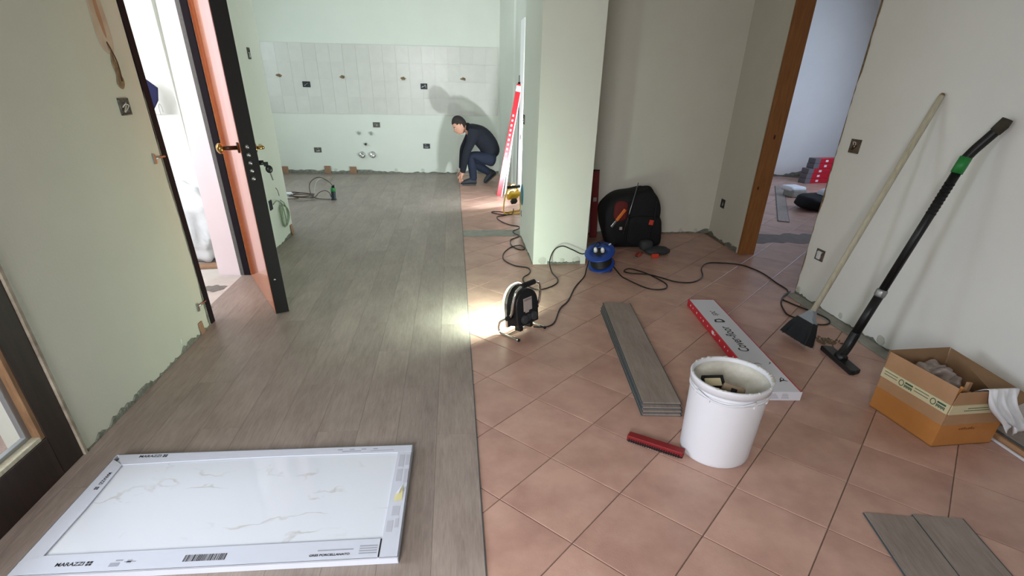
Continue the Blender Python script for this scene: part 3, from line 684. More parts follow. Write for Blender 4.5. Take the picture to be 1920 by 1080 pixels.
o = MB().tube(smooth_path([(0, 0, 0), (-.004, -.02, -.03), (-.003, -.045, -.05)], 5), .003, 6).build('hanging_wire', M['cable']); o.location = (.668, 5.50, .27); tag(o, 'short wire end below the teal cover on the pillar', 'wire')
o = MB().bb(-.004, 0, -.012, .012, -.025, .025).build('small_clip', M['socketdark'], None, .001); o.location = (.882, 7.55, .78); tag(o, 'tiny dark latch plate on the white casing strip behind the pillar', 'latch')
# ------------------------------------------------------------------ crouching man
man = thing('person', 'man in black jersey and dark jeans crouching at the kitchen back wall', 'person', (.38, 8.64, 0))
def P(x, y, z): return (x-.38, y-8.64, z)
bv = [P(.57, 8.64, .40), P(.52, 8.64, .55), P(.40, 8.64, .69), P(.27, 8.64, .765), P(.19, 8.64, .80), P(.135, 8.64, .835), P(.085, 8.64, .86),
      P(.30, 8.47, .755), P(.17, 8.455, .48), P(.115, 8.50, .20), P(.10, 8.515, .14),
      P(.28, 8.81, .745), P(.13, 8.80, .49), P(.10, 8.73, .22), P(.085, 8.71, .15),
      P(.55, 8.55, .38), P(.24, 8.53, .45), P(.275, 8.54, .11), P(.27, 8.54, .06),
      P(.55, 8.73, .37), P(.20, 8.76, .33), P(.53, 8.73, .17), P(.56, 8.73, .13)]
be = [(0, 1), (1, 2), (2, 3), (3, 4), (4, 5), (5, 6), (3, 7), (7, 8), (8, 9), (9, 10), (3, 11), (11, 12), (12, 13), (13, 14), (0, 15), (15, 16), (16, 17), (17, 18), (0, 19), (19, 20), (20, 21), (21, 22)]
br = [.07, .10, .125, .095, .06, .052, .05, .06, .042, .028, .026, .06, .042, .028, .026, .05, .05, .02, .008, .05, .05, .02, .008]
skin('body', bv, be, br, M['skin'], man, 2)
# jersey: torso, collar and sleeves as one garment
jv = [P(.60, 8.64, .36), P(.535, 8.64, .56), P(.41, 8.64, .69), P(.28, 8.64, .765), P(.205, 8.64, .80), P(.150, 8.64, .835),
      P(.31, 8.47, .75), P(.175, 8.45, .48), P(.12, 8.495, .22), P(.112, 8.502, .185), P(.29, 8.81, .74), P(.135, 8.80, .49), P(.105, 8.735, .24), P(.098, 8.73, .205)]
je = [(0, 1), (1, 2), (2, 3), (3, 4), (4, 5), (3, 6), (6, 7), (7, 8), (8, 9), (3, 10), (10, 11), (11, 12), (12, 13)]
skin('jersey', jv, je, [.150, .165, .165, .13, .088, .062, .085, .062, .048, .046, .085, .062, .048, .046], M['jacket'], man, 2)
# trousers
tv = [P(.575, 8.64, .375), P(.56, 8.64, .44), P(.55, 8.545, .37), P(.24, 8.525, .445), P(.262, 8.535, .27), P(.278, 8.54, .11), P(.278, 8.54, .06), P(.55, 8.735, .36), P(.21, 8.76, .335), P(.38, 8.745, .245), P(.53, 8.735, .165), P(.55, 8.735, .15)]
te = [(0, 1), (0, 2), (2, 3), (3, 4), (4, 5), (5, 6), (0, 7), (7, 8), (8, 9), (9, 10), (10, 11)]
skin('trousers', tv, te, [.135, .13, .105, .075, .072, .062, .06, .105, .075, .072, .058, .056], M['jeans'], man, 2)
def shoe(ax, ay, heel, toe, parent, up_=Vector((0, 0, 1)), nm='shoe'):
    h_, t_ = Vector(P(heel[0], ay, heel[1])), Vector(P(toe[0], ay, toe[1])); d_ = (t_-h_).normalized(); n_ = d_.cross(Vector((0, 1, 0))).normalized()
    if n_.z < 0: n_ = -n_
    b_ = MB(); vs = []; k_ = 16
    prof_ = ((-.035, .012, .02), (-.03, .034, .042), (.02, .042, .052), (.08, .041, .046), (.13, .047, .036), (.18, .042, .028), (.205, .02, .016), (.212, .005, .006))
    for a_, w_, q_ in prof_:
        for k in range(k_):
            g = 2*PI*k/k_; vs.append(h_+d_*a_+Vector((0, 1, 0))*w_*math.cos(g)+n_*(q_*math.sin(g)+(q_-.040)*.9))
    m_ = len(prof_); b_.add(vs, [(i*k_+k, i*k_+(k+1) % k_, (i+1)*k_+(k+1) % k_, (i+1)*k_+k) for i in range(m_-1) for k in range(k_)]+[tuple(range(k_)), tuple(range((m_-1)*k_, m_*k_))], True)
    b_.tube([h_+d_*.012, h_+d_*.010+up_*.045, h_+d_*.004+up_*.085], [.040, .046, .050], 16)
    return b_.build(nm, M['shoe'], parent, 0, 2, 1)
s1 = shoe(.278, 8.535, (.29, .058), (.125, .052), man); MB().prism([(x-.38, y-8.64) for x, y in ((.31, 8.50), (.315, 8.57), (.20, 8.58), (.11, 8.56), (.10, 8.52), (.19, 8.495))][::-1], .001, .022).build('sole', M['sole'], s1, .004)
s2 = shoe(.575, 8.73, (.60, .155), (.465, .05), man, Vector((-.75, 0, .35)))
b = MB(); b.box(P(.555, 8.73, .065), (.235, .075, .02), (0, -.72, 0)); b.build('sole', M['sole'], s2, .006)
# head: looking down and to the left of the picture
HC = Vector(P(.085, 8.63, .845)); face = Vector((-.80, -.12, -.58)).normalized()
hz = Vector((0, 0, 1)); hz = (hz-face*hz.dot(face)).normalized(); hx = hz.cross(face)   # local: x side, y face, z crown
HM = Matrix((hx, face, hz)).transposed()
def headp(v):
    x, y, z = v; n = Vector((x, y, z))
    wx = .078*(1-.22*max(0, -z)); wy = .10; wz = .128
    p = Vector((x*wx, y*wy, z*wz))
    if z < -.2: p.y += .018*min(1, (-z-.2)*1.6)*(1 if y > -.2 else .3)
    if y > .0: p.y -= .006*abs(x)
    nose = math.exp(-((x/.17)**2))*max(0, 1-abs(z+.22)/.24) if y > 0 else 0
    p.y += .026*nose
    brow = math.exp(-((z-.1)/.07)**2)*(1 if y > .5 else 0); p.y += .005*brow
    for sx in (-.36, .36):
        p.y -= .010*math.exp(-(((x-sx)/.17)**2+((z+.0)/.1)**2)) if y > 0 else 0
    if y > .5: p.y += .006*math.exp(-((x/.3)**2+((z+.56)/.07)**2)); p.y += .010*math.exp(-((x/.3)**2+((z+.88)/.14)**2))
    return p
b = MB(); b.ball((0, 0, 0), 1, 40, 30); b.v = [tuple(HC+HM@headp(q)) for q in b.v]; hd = b.build('head', M['skin'], man)
for sx in (-1, 1):
    b = MB(); b.ball(HC+HM@Vector((sx*.028, .079, -.002)), (.011, .011, .008), 12, 8); b.build('eye', M['whitepl'], hd)
    b = MB(); b.ball(HC+HM@Vector((sx*.028, .088, -.003)), .005, 10, 6); b.build('pupil', M['hair'], hd)
    b = MB(); b.tube([HC+HM@Vector((sx*q[0], q[1], q[2])) for q in ((.014, .094, .018), (.03, .092, .022), (.045, .080, .016))], [.003, .004, .002], 6); b.build('eyebrow', M['hair'], hd)
    b = MB(); b.ball((0, 0, 0), 1, 14, 10); b.v = [tuple(HC+HM@(Vector((sx*.076, -.012, -.014))+Vector((q[0]*.010, q[1]*.018*(1-.2*q[2])-.004*q[2], q[2]*.032)))) for q in b.v]; b.build('ear', M['skin'], hd)
b = MB(); b.tube([HC+HM@Vector(q) for q in ((-.022, .098, -.072), (0, .103, -.070), (.022, .098, -.072))], [.002, .004, .002], 6); b.build('lips', mat('lips', (158, 96, 88), .5), hd)
# hair cap: crown, back and sides
b = MB(); b.ball((0, 0, 0), 1, 40, 30)
keep = []
for q in b.v:
    lim = .47 if q[1] > .55 else (.16 if q[1] > .1 else (-.15 if q[1] > -.25 else -.55))
    keep.append(q[2] > lim)
vs = [tuple(HC+HM@(headp(q)*1.0+Vector(q)*.006)) for q in b.v]
b2 = MB(); b2.add(vs, [f for f in b.f if all(keep[i] for i in f)], True)
hr = b2.build('hair', M['hair'], man); so = hr.modifiers.new('thickness', 'SOLIDIFY'); so.thickness = .008; so.offset = -1
# hands: palm with four fingers and a thumb, working at the board's end on the floor
def hand(wr, dirn, side, palm_n):
    wr = Vector(wr); d = Vector(dirn).normalized(); n = Vector(palm_n); n = (n-d*n.dot(d)).normalized(); s_ = d.cross(n)*side
    vs = [wr, wr+d*.045, wr+d*.085]; ed = [(0, 1), (1, 2)]; rr = [(.024, .018), (.034, .016), (.034, .014)]
    pal = skin('hand', vs, ed, rr, M['skin'], man, 2)
    for k, (o, l) in enumerate(((-.026, .066), (-.009, .074), (.009, .070), (.025, .056))):
        b0 = wr+d*.075+s_*o; skin('finger', [b0, b0+d*l*.45+n*.004, b0+d*l*.75+n*.018, b0+d*l*.92+n*.034], [(0, 1), (1, 2), (2, 3)], [.009, .0085, .008, .007], M['skin'], pal, 1)
    b0 = wr+d*.02-s_*.022; skin('thumb', [b0, b0+d*.025-s_*.022+n*.012, b0+d*.052-s_*.026+n*.024], [(0, 1), (1, 2)], [.012, .010, .008], M['skin'], pal, 1)
hand(P(.105, 8.51, .165), (-.16, .02, -1), 1, (-.2, 1, 0))
hand(P(.09, 8.72, .175), (-.22, -.08, -1), -1, (-.1, -1, 0))

# ------------------------------------------------------------------ red-white aluminium level leaning behind the pillar
def bar(name, label, cat, p0, p1, w_, t_, m, side):
    p0, p1 = Vector(p0), Vector(p1); z = (p1-p0).normalized(); y = Vector(side); y = (y-z*y.dot(z)).normalized(); x = y.cross(z)
    R = Matrix((x, y, z)).transposed(); t = thing(name, label, cat, p0, R); return t, (p1-p0).length
t, ln = bar('straightedge', 'long red level with shiny white face leaning beside the crouching man', 'level', (.605, 7.68, .004), (.862, 7.70, 1.40), .09, .03, None, (0, -1, 0))
MB().bb(-.035, .030, -.012, .012, 0, ln).build('profile', M['red'], t, .002)
MB().bb(-.047, -.035, -.013, .013, 0, ln).build('edge_strip', M['carton_white'], t, .001)
for k in range(9): MB().bb(-.008, .012, .0121, .0127, .55+.06*k, .575+.06*k).build('scale_mark', M['white_print'], t)
MB().bb(-.035, .030, -.0125, .0135, ln-.09, ln-.02).build('end_cap', M['carton_white'], t, .002)
t2, ln = bar('grey_profile', 'slim grey profile leaning behind the red level', 'profile', (.70, 7.76, .004), (.868, 7.75, 1.42), .03, .02, None, (0, -1, 0))
MB().bb(-.012, .012, -.012, .012, 0, ln).build('profile', M['alu'], t2, .001); MB().bb(-.013, .013, -.013, .013, ln-.03, ln).build('end_cap', M['blackmatte'], t2)
# dark red level standing in the nook
t, ln = bar('spirit_level', 'dark red spirit level standing upright between pillar and tool bag', 'level', (1.435, 5.44, .002), (1.435, 5.565, .66), .06, .025, None, (0, -1, 0))
MB().bb(-.036, .036, -.012, .012, 0, ln).build('profile', M['darkred'], t, .002)
MB().bb(-.036, .036, -.013, .013, ln-.012, ln).build('end_cap', M['blackmatte'], t, .001); MB().bb(-.018, .018, .012, .0135, .36, .40).build('vial', M['label_grey'], t)

# ------------------------------------------------------------------ yellow work lamp behind the pillar
yl = thing('work_lamp', 'yellow wire-stand work lamp switched on beside the pillar edge', 'work lamp', (.68, 6.62, 0))
b = MB()
b.tube(smooth_path([(-.03, .05, .28), (-.07, .0, .22), (-.10, -.05, .10), (-.09, -.08, .012), (.02, -.09, .009), (.10, -.07, .009)], 7), .008, 8)
b.tube(smooth_path([(.06, .07, .28), (.10, .04, .22), (.12, .10, .10), (.12, .12, .012), (.04, .05, .009), (-.06, -.03, .009)], 7), .008, 8)
b.tube(smooth_path([(-.03, .05, .28), (.0, .055, .325), (.04, .065, .325), (.06, .07, .28)], 7), .008, 8); b.build('stand', M['yellow'], yl)
LD = Vector((-.36, .60, .72)).normalized(); lx = Vector((0, 0, 1)).cross(LD).normalized(); LR = Matrix((lx, LD, lx.cross(LD))).transposed(); LC = Vector((.03, .045, .20))
MB().box(LC, (.15, .05, .12), LR).build('housing', M['yellow'], yl, .014)
MB().box(LC+LD*.032, (.13, .012, .10), LR).build('bezel', M['yellow'], yl, .006)
MB().ball(LC+LD*.036, (.066, .034, .05), 20, 12, LR.to_euler()).build('glass', M['lampglass2'], yl)
MB().tube([LC+lx*.09+Vector((0, 0, .10)), LC-lx*.09+Vector((0, 0, .10))], .017, 10).build('grip', M['blackmatte'], yl)
MB().box(LC+Vector((.0, -.045, -.062)), (.075, .05, .06), LR).build('junction_box', M['black'], yl, .012)
d = bpy.data.lights.new('work_lamp_light', 'AREA'); d.shape = 'RECTANGLE'; d.size = .10; d.size_y = .08; d.energy = 50; d.color = (.84, .93, 1.0)
lo = bpy.data.objects.new('work_lamp_light', d); COL.objects.link(lo); lo.parent = yl; lo.location = LC+LD*.075; lo.rotation_euler = LD.to_track_quat('-Z', 'Y').to_euler()

# ------------------------------------------------------------------ black floodlight in front of the pillar
FD = Vector((-.69, .73, 0)).normalized(); fx = Vector((0, 0, 1)).cross(FD)      # local x = viewer's left-back, y = beam, z up
fl = thing('floodlight', 'black half-round floodlight on chrome stand, lit, grey label on its back', 'floodlight', (.405, 3.13, 0), Matrix((-fx, FD, Vector((0, 0, 1)))).transposed())
# local x: to the right seen from behind (viewer), y: beam, z: up ; body tilted back a little
def arch(w_, h_, n=16):
    pts = [(-w_/2, 0), (w_/2, 0), (w_/2, h_*.52)]
    pts += [(w_/2*math.cos(PI*k/n), h_*.52+h_*.48*math.sin(PI*k/n)) for k in range(1, n)]
    return pts+[(-w_/2, h_*.52)]
TR = Euler((-.10, 0, 0)).to_matrix()
def flp(vs): return [tuple(TR@Vector((x, y, z))+Vector((0, 0, .065))) for x, y, z in vs]
def archbody(w0, h0, y0_, w1, h1, y1_, dz0=0, dz1=0):
    a, c = arch(w0, h0), arch(w1, h1); n = len(a); b = MB()
    b.add(flp([(x, y0_, z+dz0) for x, z in a]+[(x, y1_, z+dz1) for x, z in c]), [tuple(range(n)), tuple(reversed(range(n, 2*n)))]+[(i, n+i, n+(i+1) % n, (i+1) % n) for i in range(n)]); return b
archbody(.19, .225, -.045, .215, .245, .02, .008, 0).build('housing', M['black'], fl, .004)
archbody(.205, .235, -.058, .19, .225, -.044, -.002, .008).build('back_cover', M['blackmatte'], fl, .003)
archbody(.235, .262, .02, .24, .266, .042, -.008, -.010).build('reflector_rim', M['chrome'], fl, .003)
archbody(.242, .268, .0425, .225, .250, .058, -.009, .0).build('glass', M['lampglass'], fl)
def fbox(b, c, d_): b.box(TR@Vector(c)+Vector((0, 0, .065)), d_, TR); return b
fbox(MB(), (-.004, -.0600, .135), (.082, .003, .085)).build('paper_label', M['label_grey'], fl, .001)
fbox(MB(), (-.004, -.0622, .165), (.070, .001, .012)).build('printed_line', mat('printed_lines', (132, 122, 118), .7), fl)
fbox(MB(), (-.012, -.0600, .088), (.034, .003, .014)).build('label_tab', M['label_grey'], fl, .001)
for sx in (-.048, .046):
    b = MB(); p = TR@Vector((sx, -.058, .045))+Vector((0, 0, .065)); q = TR@Vector((sx, -.078, .045))+Vector((0, 0, .065)); b.cyl(p, q, .029, .027, 22); b.build('socket_cover', M['padgrey'], fl, .003)
fbox(MB(), (0, -.062, .045), (.03, .012, .045)).build('switch', M['padgrey'], fl, .003)
for sx in (-.055, .045): fbox(MB(), (sx, -.02, -.018), (.028, .05, .04)).build('bracket', M['black'], fl, .004)
# chrome tube stand: two feet, side arms and grip
for sx in (-1, 1):
    b = MB(); b.tube(smooth_path([(sx*.135, -.085, .009), (sx*.135, .02, .009), (sx*.137, .062, .014), (sx*.14, .080, .04), (sx*.14, .07, .085), (sx*.136, .03, .118), (sx*.13, .0, .135)], 6), .0085, 10); leg_ = b.build('foot_tube', M['chrome'], fl)
    MB().cyl((sx*.135, -.085, .009), (sx*.135, -.094, .009), .0098).build('rubber_cap', M['blackmatte'], leg_)
    b = MB(); b.tube(smooth_path([(sx*.128, .0, .135), (sx*.134, -.025, .17), (sx*.134, -.035, .25), (sx*.11, -.04, .315), (sx*.055, -.04, .335), (sx*.05, -.04, .335)], 6), .0085, 10); b.build('arm_tube', M['chrome'], fl)
    MB().cyl((sx*.112, .0, .135), (sx*.155, .0, .135), .017, .014, 12).build('clamp_knob', M['blackmatte'], fl)
MB().tube([(-.062, -.04, .337), (.062, -.04, .337)], .017, 12).build('grip', M['blackmatte'], fl, .003)
MB().tube([(-.135, .02, .009), (.135, .02, .009)], .005, 8).build('cross_bar', M['chrome'], fl)
d = bpy.data.lights.new('floodlight_beam', 'AREA'); d.shape = 'RECTANGLE'; d.size = .18; d.size_y = .2; d.energy = 25; d.color = (.76, 1.0, .84)
lo = bpy.data.objects.new('floodlight_beam', d); COL.objects.link(lo); lo.parent = fl; lo.location = TR@Vector((0, .064, .12))+Vector((0, 0, .065)); lo.rotation_euler = (PI/2-.10, 0, 0)

# ------------------------------------------------------------------ blue cable reel
cr = thing('cable_reel', 'blue cable reel with two white plugs in its top, against the pillar corner', 'cable reel', (1.265, 4.395, .012), (.36, -.30, .0))
def disc(r0_, r1_, z, th, lip=.006):
    return MB().lathe([(r0_, z), (r1_, z), (r1_+lip, z+th*.5), (r1_, z+th), (r0_, z+th), (r0_, z)], seg=40)
disc(.04, .112, .030, .018).build('lower_flange', M['blue'], cr, 0)
disc(.052, .125, .165, .018).build('upper_flange', M['blue'], cr, 0)
b = MB()
for k in range(8): b.lathe([(.085, .052+.0135*k), (.093, .0585+.0135*k), (.085, .065+.0135*k)], seg=36)
b.lathe([(.07, .048), (.085, .05), (.085, .162), (.07, .166)], seg=36); b.build('wound_cable', M['cable'], cr)
MB().lathe([(0, .158), (.056, .158), (.056, .176), (.050, .18), (0, .18)], seg=32).build('socket_face', M['black'], cr)
for x, y in ((-.03, .018), (.024, -.012)):
    b = MB(); b.lathe([(.0, .176), (.0175, .176), (.0165, .20), (.012, .218), (0, .22)], (x, y, 0), 18); b.build('white_plug', M['whitepl'], cr)
b = MB(); b.box((.105, .045, .186), (.022, .012, .006), (0, 0, .4)); b.build('pale_clip', M['whitepl'], cr, .001)
b = MB(); b.tube(smooth_path([(-.07, -.04, .02), (-.05, -.10, .012), (.05, -.10, .012), (.07, -.03, .02), (.0, .04, .03)], 6), .006, 8); b.build('foot_stand', M['blue'], cr)

# ------------------------------------------------------------------ tool bag
bg_ = thing('tool_bag', 'big black tool bag with orange tools standing against the nook wall', 'bag', (1.78, 5.20, 0))
prof = smooth_path([(-.26, .0, 0), (-.305, .12, 0), (-.355, .33, 0), (-.30, .44, 0), (-.215, .50, 0), (-.08, .525, 0), (.06, .55, 0), (.14, .51, 0), (.205, .40, 0), (.215, .24, 0), (.24, .15, 0), (.255, .02, 0), (.15, .0, 0), (-.1, .0, 0), (-.26, .0, 0)], 5)[:-1]
n = len(prof); b = MB(); rings = []
for j, (yy, sc) in enumerate(((-.17, .80), (-.165, .93), (-.13, 1.0), (0, 1.02), (.12, 1.0), (.155, .9))):
    for p in prof:
        q = Vector((p.x, p.y-.25, 0))*sc; nz = mnoise.noise_vector(Vector((p.x*7, p.y*7, yy*9)))*.012
        rings.append((q.x+nz.x, yy+nz.y, max(0.0, q.y+.25+nz.z) if sc > .95 else max(.0, q.y+.25+nz.z)))
b.add(rings, [(j*n+i, (j+1)*n+i, (j+1)*n+(i+1) % n, j*n+(i+1) % n) for j in range(5) for i in range(n)]+[tuple(range(n)), tuple(reversed(range(5*n, 6*n)))], True); b.build('body', M['bagcloth'], bg_)
lumpy((.05, -.155, .17), (.36, .10, .30), .06, 3, 'bagcloth', 'front_pocket', bg_, 26, 16, None, 2.5, .5)
lumpy((.20, -.06, .09), (.12, .2, .16), .08, 4, 'bagcloth', 'side_pocket', bg_, 20, 14, None, 2.5, .5)
lumpy((-.20, -.150, .36), (.15, .07, .20), .05, 8, 'bagred', 'open_pocket', bg_, 20, 14, None, 2.5, .6)
MB().tube(smooth_path([(-.10, -.1, .50), (-.04, -.12, .565), (.06, -.12, .575), (.12, -.1, .52)], 6), .011, 8).build('carry_handle', M['bagcloth'], bg_)
MB().box((.105, -.212, .26), (.05, .006, .048), (0, .15, 0)).build('orange_patch', M['orangered'], bg_, .004)
for x in (-.12, .14): MB().tube(smooth_path([(x, -.165, .45), (x-.01, -.205, .30), (x-.015, -.205, .12), (x-.01, -.175, .02)], 6), .010, 6).build('strap', M['blackmatte'], bg_)
t = thing('orange_tool', 'orange handled tool stuck in the red pocket of the black tool bag', 'tool', (1.575, 5.005, .33), (0, .62, 0))
MB().bb(-.015, .015, -.011, .011, -.065, .065).build('handle', M['orange'], t, .006); MB().bb(-.010, .010, -.007, .007, -.14, -.065).build('blade', M['steel'], t, .001)
o = MB().box((0, 0, 0), (.03, .015, .03)).build('beige_tool_end', M['label_grey'], None, .005); o.location = (1.585, 4.99, .205); tag(o, 'small beige tool end below the orange tool in the bag', 'tool')
o = MB().tube([(0, 0, 0), (.095, .03, .47)], .0042, 8).build('metal_rod', M['steel']); o.location = (1.615, 4.985, .155); tag(o, 'thin bright metal rod standing in the black tool bag', 'rod')
pd = thing('knee_pad', 'dark grey rounded pad lying on the floor in front of the black tool bag', 'pad', (1.92, 4.83, 0), (0, 0, .15))
lumpy((0, 0, .032), (.25, .17, .064), .05, 12, 'padgrey', 'pad', pd, 26, 14, None, 2.0, .75)
lumpy((-.10, .05, .075), (.13, .10, .10), .08, 14, 'padgrey', 'folded_flap', pd, 20, 12, None, 2.0, .7)
o = MB().box((0, 0, .02), (.07, .028, .04), (0, 0, .05)).build('orange_block', M['orangered'], None, .008); o.location = (1.855, 4.69, 0); tag(o, 'small orange block on the floor in front of the grey pad', 'block')
t = thing('pliers', 'orange handled pliers on the floor left of the grey pad', 'pliers', (1.70, 4.735, .002), (0, 0, -.55))
for s_ in (-1, 1): MB().tube(smooth_path([(s_*.006, -.02, .009), (s_*.02, .03, .009), (s_*.018, .10, .009)], 5), .008, 8).build('handle', M['orangered'], t)
MB().box((0, -.045, .009), (.022, .055, .012)).build('jaw', M['steel'], t, .004)
# ------------------------------------------------------------------ cables
def cable(name, pts, r, m, label, cat='cable', k=8, zr=None):
    o = MB().tube(flat_path(pts, r+.0005 if zr is None else zr, k), r, 8).build(name, M[m]); return tag(o, label, cat)
CR = .0052
cable('extension_cable', [(1.34, 4.33, .05), (1.38, 4.19), (1.405, 4.089), (1.513, 3.867), (1.64, 3.849), (1.697, 3.946), (1.676, 4.077), (1.616, 4.245), (1.51, 4.366), (1.441, 4.296), (1.49, 4.222, .012), (1.63, 4.205), (1.713, 4.116), (1.811, 4.005), (1.946, 3.999), (2.08, 4.127), (2.162, 4.339), (2.277, 4.488), (2.41, 4.499), (2.581, 4.428), (2.655, 4.214), (2.645, 3.939), (2.645, 3.79), (2.60, 3.70), (2.53, 3.64), (2.43, 3.50), (2.37, 3.35), (2.358, 3.279), (2.385, 3.22), (2.41, 3.16)], CR, 'cable', 'long dark cable from the blue reel to the doorway, looped beside the tool bag')
cable('cable_loop', [(2.63, 3.72, .016), (2.497, 3.60), (2.50, 3.52), (2.534, 3.421), (2.585, 3.29), (2.60, 3.19), (2.575, 3.13), (2.516, 3.10), (2.45, 3.11), (2.383, 3.127), (2.31, 3.12)], CR, 'cable', 'dark cable loop on the floor around the broom foot by the right wall')
cable('floodlight_cable', [(.475, 3.06, .06), (.53, 3.12, .03), (.592, 3.184), (.647, 3.252), (.727, 3.486), (.816, 3.638), (.927, 3.92), (1.057, 4.172), (1.10, 4.28, .04), (1.15, 4.36, .16), (1.20, 4.39, .235), (1.237, 4.412, .215)], CR, 'cable', 'black cable from the floodlight up to the left white plug of the reel')
cable('work_lamp_cable', [(.70, 6.56, .06), (.672, 6.50), (.546, 6.498), (.44, 6.60), (.46, 6.66), (.54, 6.60, .014), (.649, 6.554), (.60, 6.46), (.50, 6.40), (.479, 6.304), (.52, 6.13), (.60, 5.98), (.69, 5.90), (.68, 5.80), (.609, 5.704), (.613, 5.60), (.655, 5.50), (.60, 5.42), (.547, 5.34), (.535, 5.16), (.57, 5.03), (.62, 4.98), (.655, 5.03), (.62, 5.11, .014), (.536, 5.087), (.46, 4.95), (.421, 4.80), (.425, 4.65), (.501, 4.498), (.603, 4.434), (.622, 4.35), (.595, 4.26), (.545, 4.185), (.529, 4.09), (.558, 3.96), (.62, 3.88), (.72, 3.93), (.80, 4.03), (.822, 4.143), (.804, 4.295), (.80, 4.42, .06), (.84, 4.46, .15), (.91, 4.45, .19), (1.0, 4.44, .16), (1.09, 4.43, .125), (1.17, 4.42, .16), (1.245, 4.37, .23), (1.285, 4.36, .215)], CR, 'cable', 'thin black cable winding from the yellow lamp around the pillar foot to the reel')
# coiled pale green cable hanging from the wall socket
gc = thing('cable_coil', 'coiled pale green cable hanging from the dark socket on the green wall', 'cable', (-1.69, 5.42, .25), frame((0, 0, 0), (0, 1, 0), (1, 0, 0)).to_3x3())
pts = []
for k in range(70):
    a = k/70*2*PI*3.3+1.7; r_ = .098+.012*math.sin(k*.9); pts.append((math.cos(a)*r_*1.15+.006*math.sin(k*.5), math.sin(a)*r_, .004+.02*k/70))
MB().tube([Vector(p) for p in pts], .0055, 7).build('loops', M['greencable'], gc)
MB().tube(smooth_path([(-.27, .155, .010), (-.18, .17, .02), (-.06, .12, .02), (-.02, .02, .02), (.0, -.08, .02)], 7), .0055, 7).build('lead', M['greencable'], gc)
MB().tube(smooth_path([(-.05, .15, .012), (.03, .10, .02), (.06, .0, .02), (.03, -.06, .02)], 7), .0045, 7).build('lead', M['greencable'], gc)
MB().tube(smooth_path([(-.09, .27, .003), (-.07, .24, .01), (-.05, .19, .008)], 4), .003, 6).build('loose_end', M['cable'], gc)
# hose pump on the kitchen floor
hp = thing('hose_pump', 'upright dark green pump with coiled brown and clear hoses on the kitchen floor', 'pump', (-1.62, 7.39, PLANK_TOP), (0, .06, 0))
MB().lathe([(0, 0), (.034, 0), (.034, .012), (.028, .02), (.03, .10), (.028, .112)], seg=20).build('pump_body', mat('dark_blue_green_plastic', (26, 40, 48), .5), hp)
MB().lathe([(.029, .11), (.031, .115), (.031, .145), (.026, .155), (0, .155)], seg=20).build('green_collar', M['green'], hp)
b = MB(); b.cyl((.01, 0, .15), (.012, 0, .19), .012, .009, 12); b.box((.0, 0, .165), (.03, .014, .03), (0, .5, 0)); b.build('nozzle', M['black'], hp)
def hose(pts, r, m): return MB().tube(smooth_path(pts, 9), r, 8).build('hose', M[m], hp)
hose([(.0, 0, .17), (-.03, -.02, .22), (-.12, -.03, .275), (-.2, -.03, .27), (-.28, -.03, .20), (-.29, -.03, .10), (-.26, -.02, .03), (-.20, -.02, .008), (-.10, -.03, .008), (-.04, -.01, .008)], .0055, 'browncable')
hose([(-.01, 0, .15), (-.05, .0, .22), (-.12, .0, .26), (-.2, .0, .22), (-.235, .0, .12), (-.24, -.0, .04), (-.30, .02, .009)], .006, 'clearhose')
hose([(-.03, 0, .03), (-.05, -.01, .09), (-.10, -.02, .115), (-.17, -.02, .09), (-.22, -.02, .04), (-.26, -.02, .01)], .005, 'browncable')
pts = []
for k in range(64):
    a = k/64*2*PI*4; r_ = .9+.1*math.sin(k*1.3); pts.append((-.42+math.cos(a)*.165*r_, .05+math.sin(a)*.15*r_, .009+.035*k/64+.008*math.sin(k*.7)))
MB().tube([Vector(p) for p in pts], .0055, 7).build('hose', M['browncable'], hp)
hose([(-.30, .0, .012), (-.45, -.08, .01), (-.62, -.12, .01), (-.75, -.05, .01), (-.80, .0, .01)], .006, 'clearhose')
hose([(-.26, .02, .012), (-.40, -.05, .01), (-.58, -.17, .01), (-.80, -.12, .01)], .0055, 'browncable')
b = MB(); b.ball((-.60, .04, .03), (.05, .05, .025)); b.ball((-.55, .0, .045), (.03, .03, .02)); b.build('white_valve', M['whitepl'], hp)

# ------------------------------------------------------------------ boards
def board(loc, rz, ln, wd, th, label, group=None, tx=0, name='floor_board'):
    t = thing(name, label, 'board', loc, (tx, 0, rz), group)
    MB().bb(-wd/2, wd/2, -ln/2, ln/2, th*.45, th).build('oak_face', M['plank'], t)
    MB().bb(-wd/2+.002, wd/2+.008, -ln/2, ln/2+.004, 0, th*.45).build('core', M['board_side'], t)
    MB().bb(-wd/2-.006, -wd/2+.002, -ln/2, ln/2, th*.2, th*.62).build('click_tongue', M['board_side'], t)
    return t
def between(p, q): return ((p[0]+q[0])/2, (p[1]+q[1])/2), math.atan2(q[1]-p[1], q[0]-p[0])-PI/2, math.hypot(q[0]-p[0], q[1]-p[1])
# fan of four boards beside the floodlight: near ends to far ends, bottom board first
stk = [((.985, 2.085), (1.115, 3.43)), ((.990, 2.095), (1.122, 3.45)), ((.992, 2.112), (1.130, 3.455)), ((.998, 2.135), (1.138, 3.475))]
for k, (p, q) in enumerate(stk):
    c, rz, ln = between(p, q)
    board((c[0], c[1], .0125*k+.0005), rz, ln, .19, .010, '%s of the stack of four grey oak boards between floodlight and bucket' % ('lowest board', 'second board from below', 'second board from above', 'topmost board')[k], 'stacked floor boards')
# two boards at the lower right
c, rz, ln = between((1.40, .25), (1.632, 1.352)); board((c[0], c[1], .0005), rz, ln, .178, .006, 'left one of the two grey oak boards at the lower right of the floor', 'boards at the lower right')
c, rz, ln = between((1.585, .25), (1.817, 1.327)); board((c[0], c[1], .0005), rz, ln, .178, .006, 'right one of the two grey oak boards at the lower right of the floor', 'boards at the lower right')
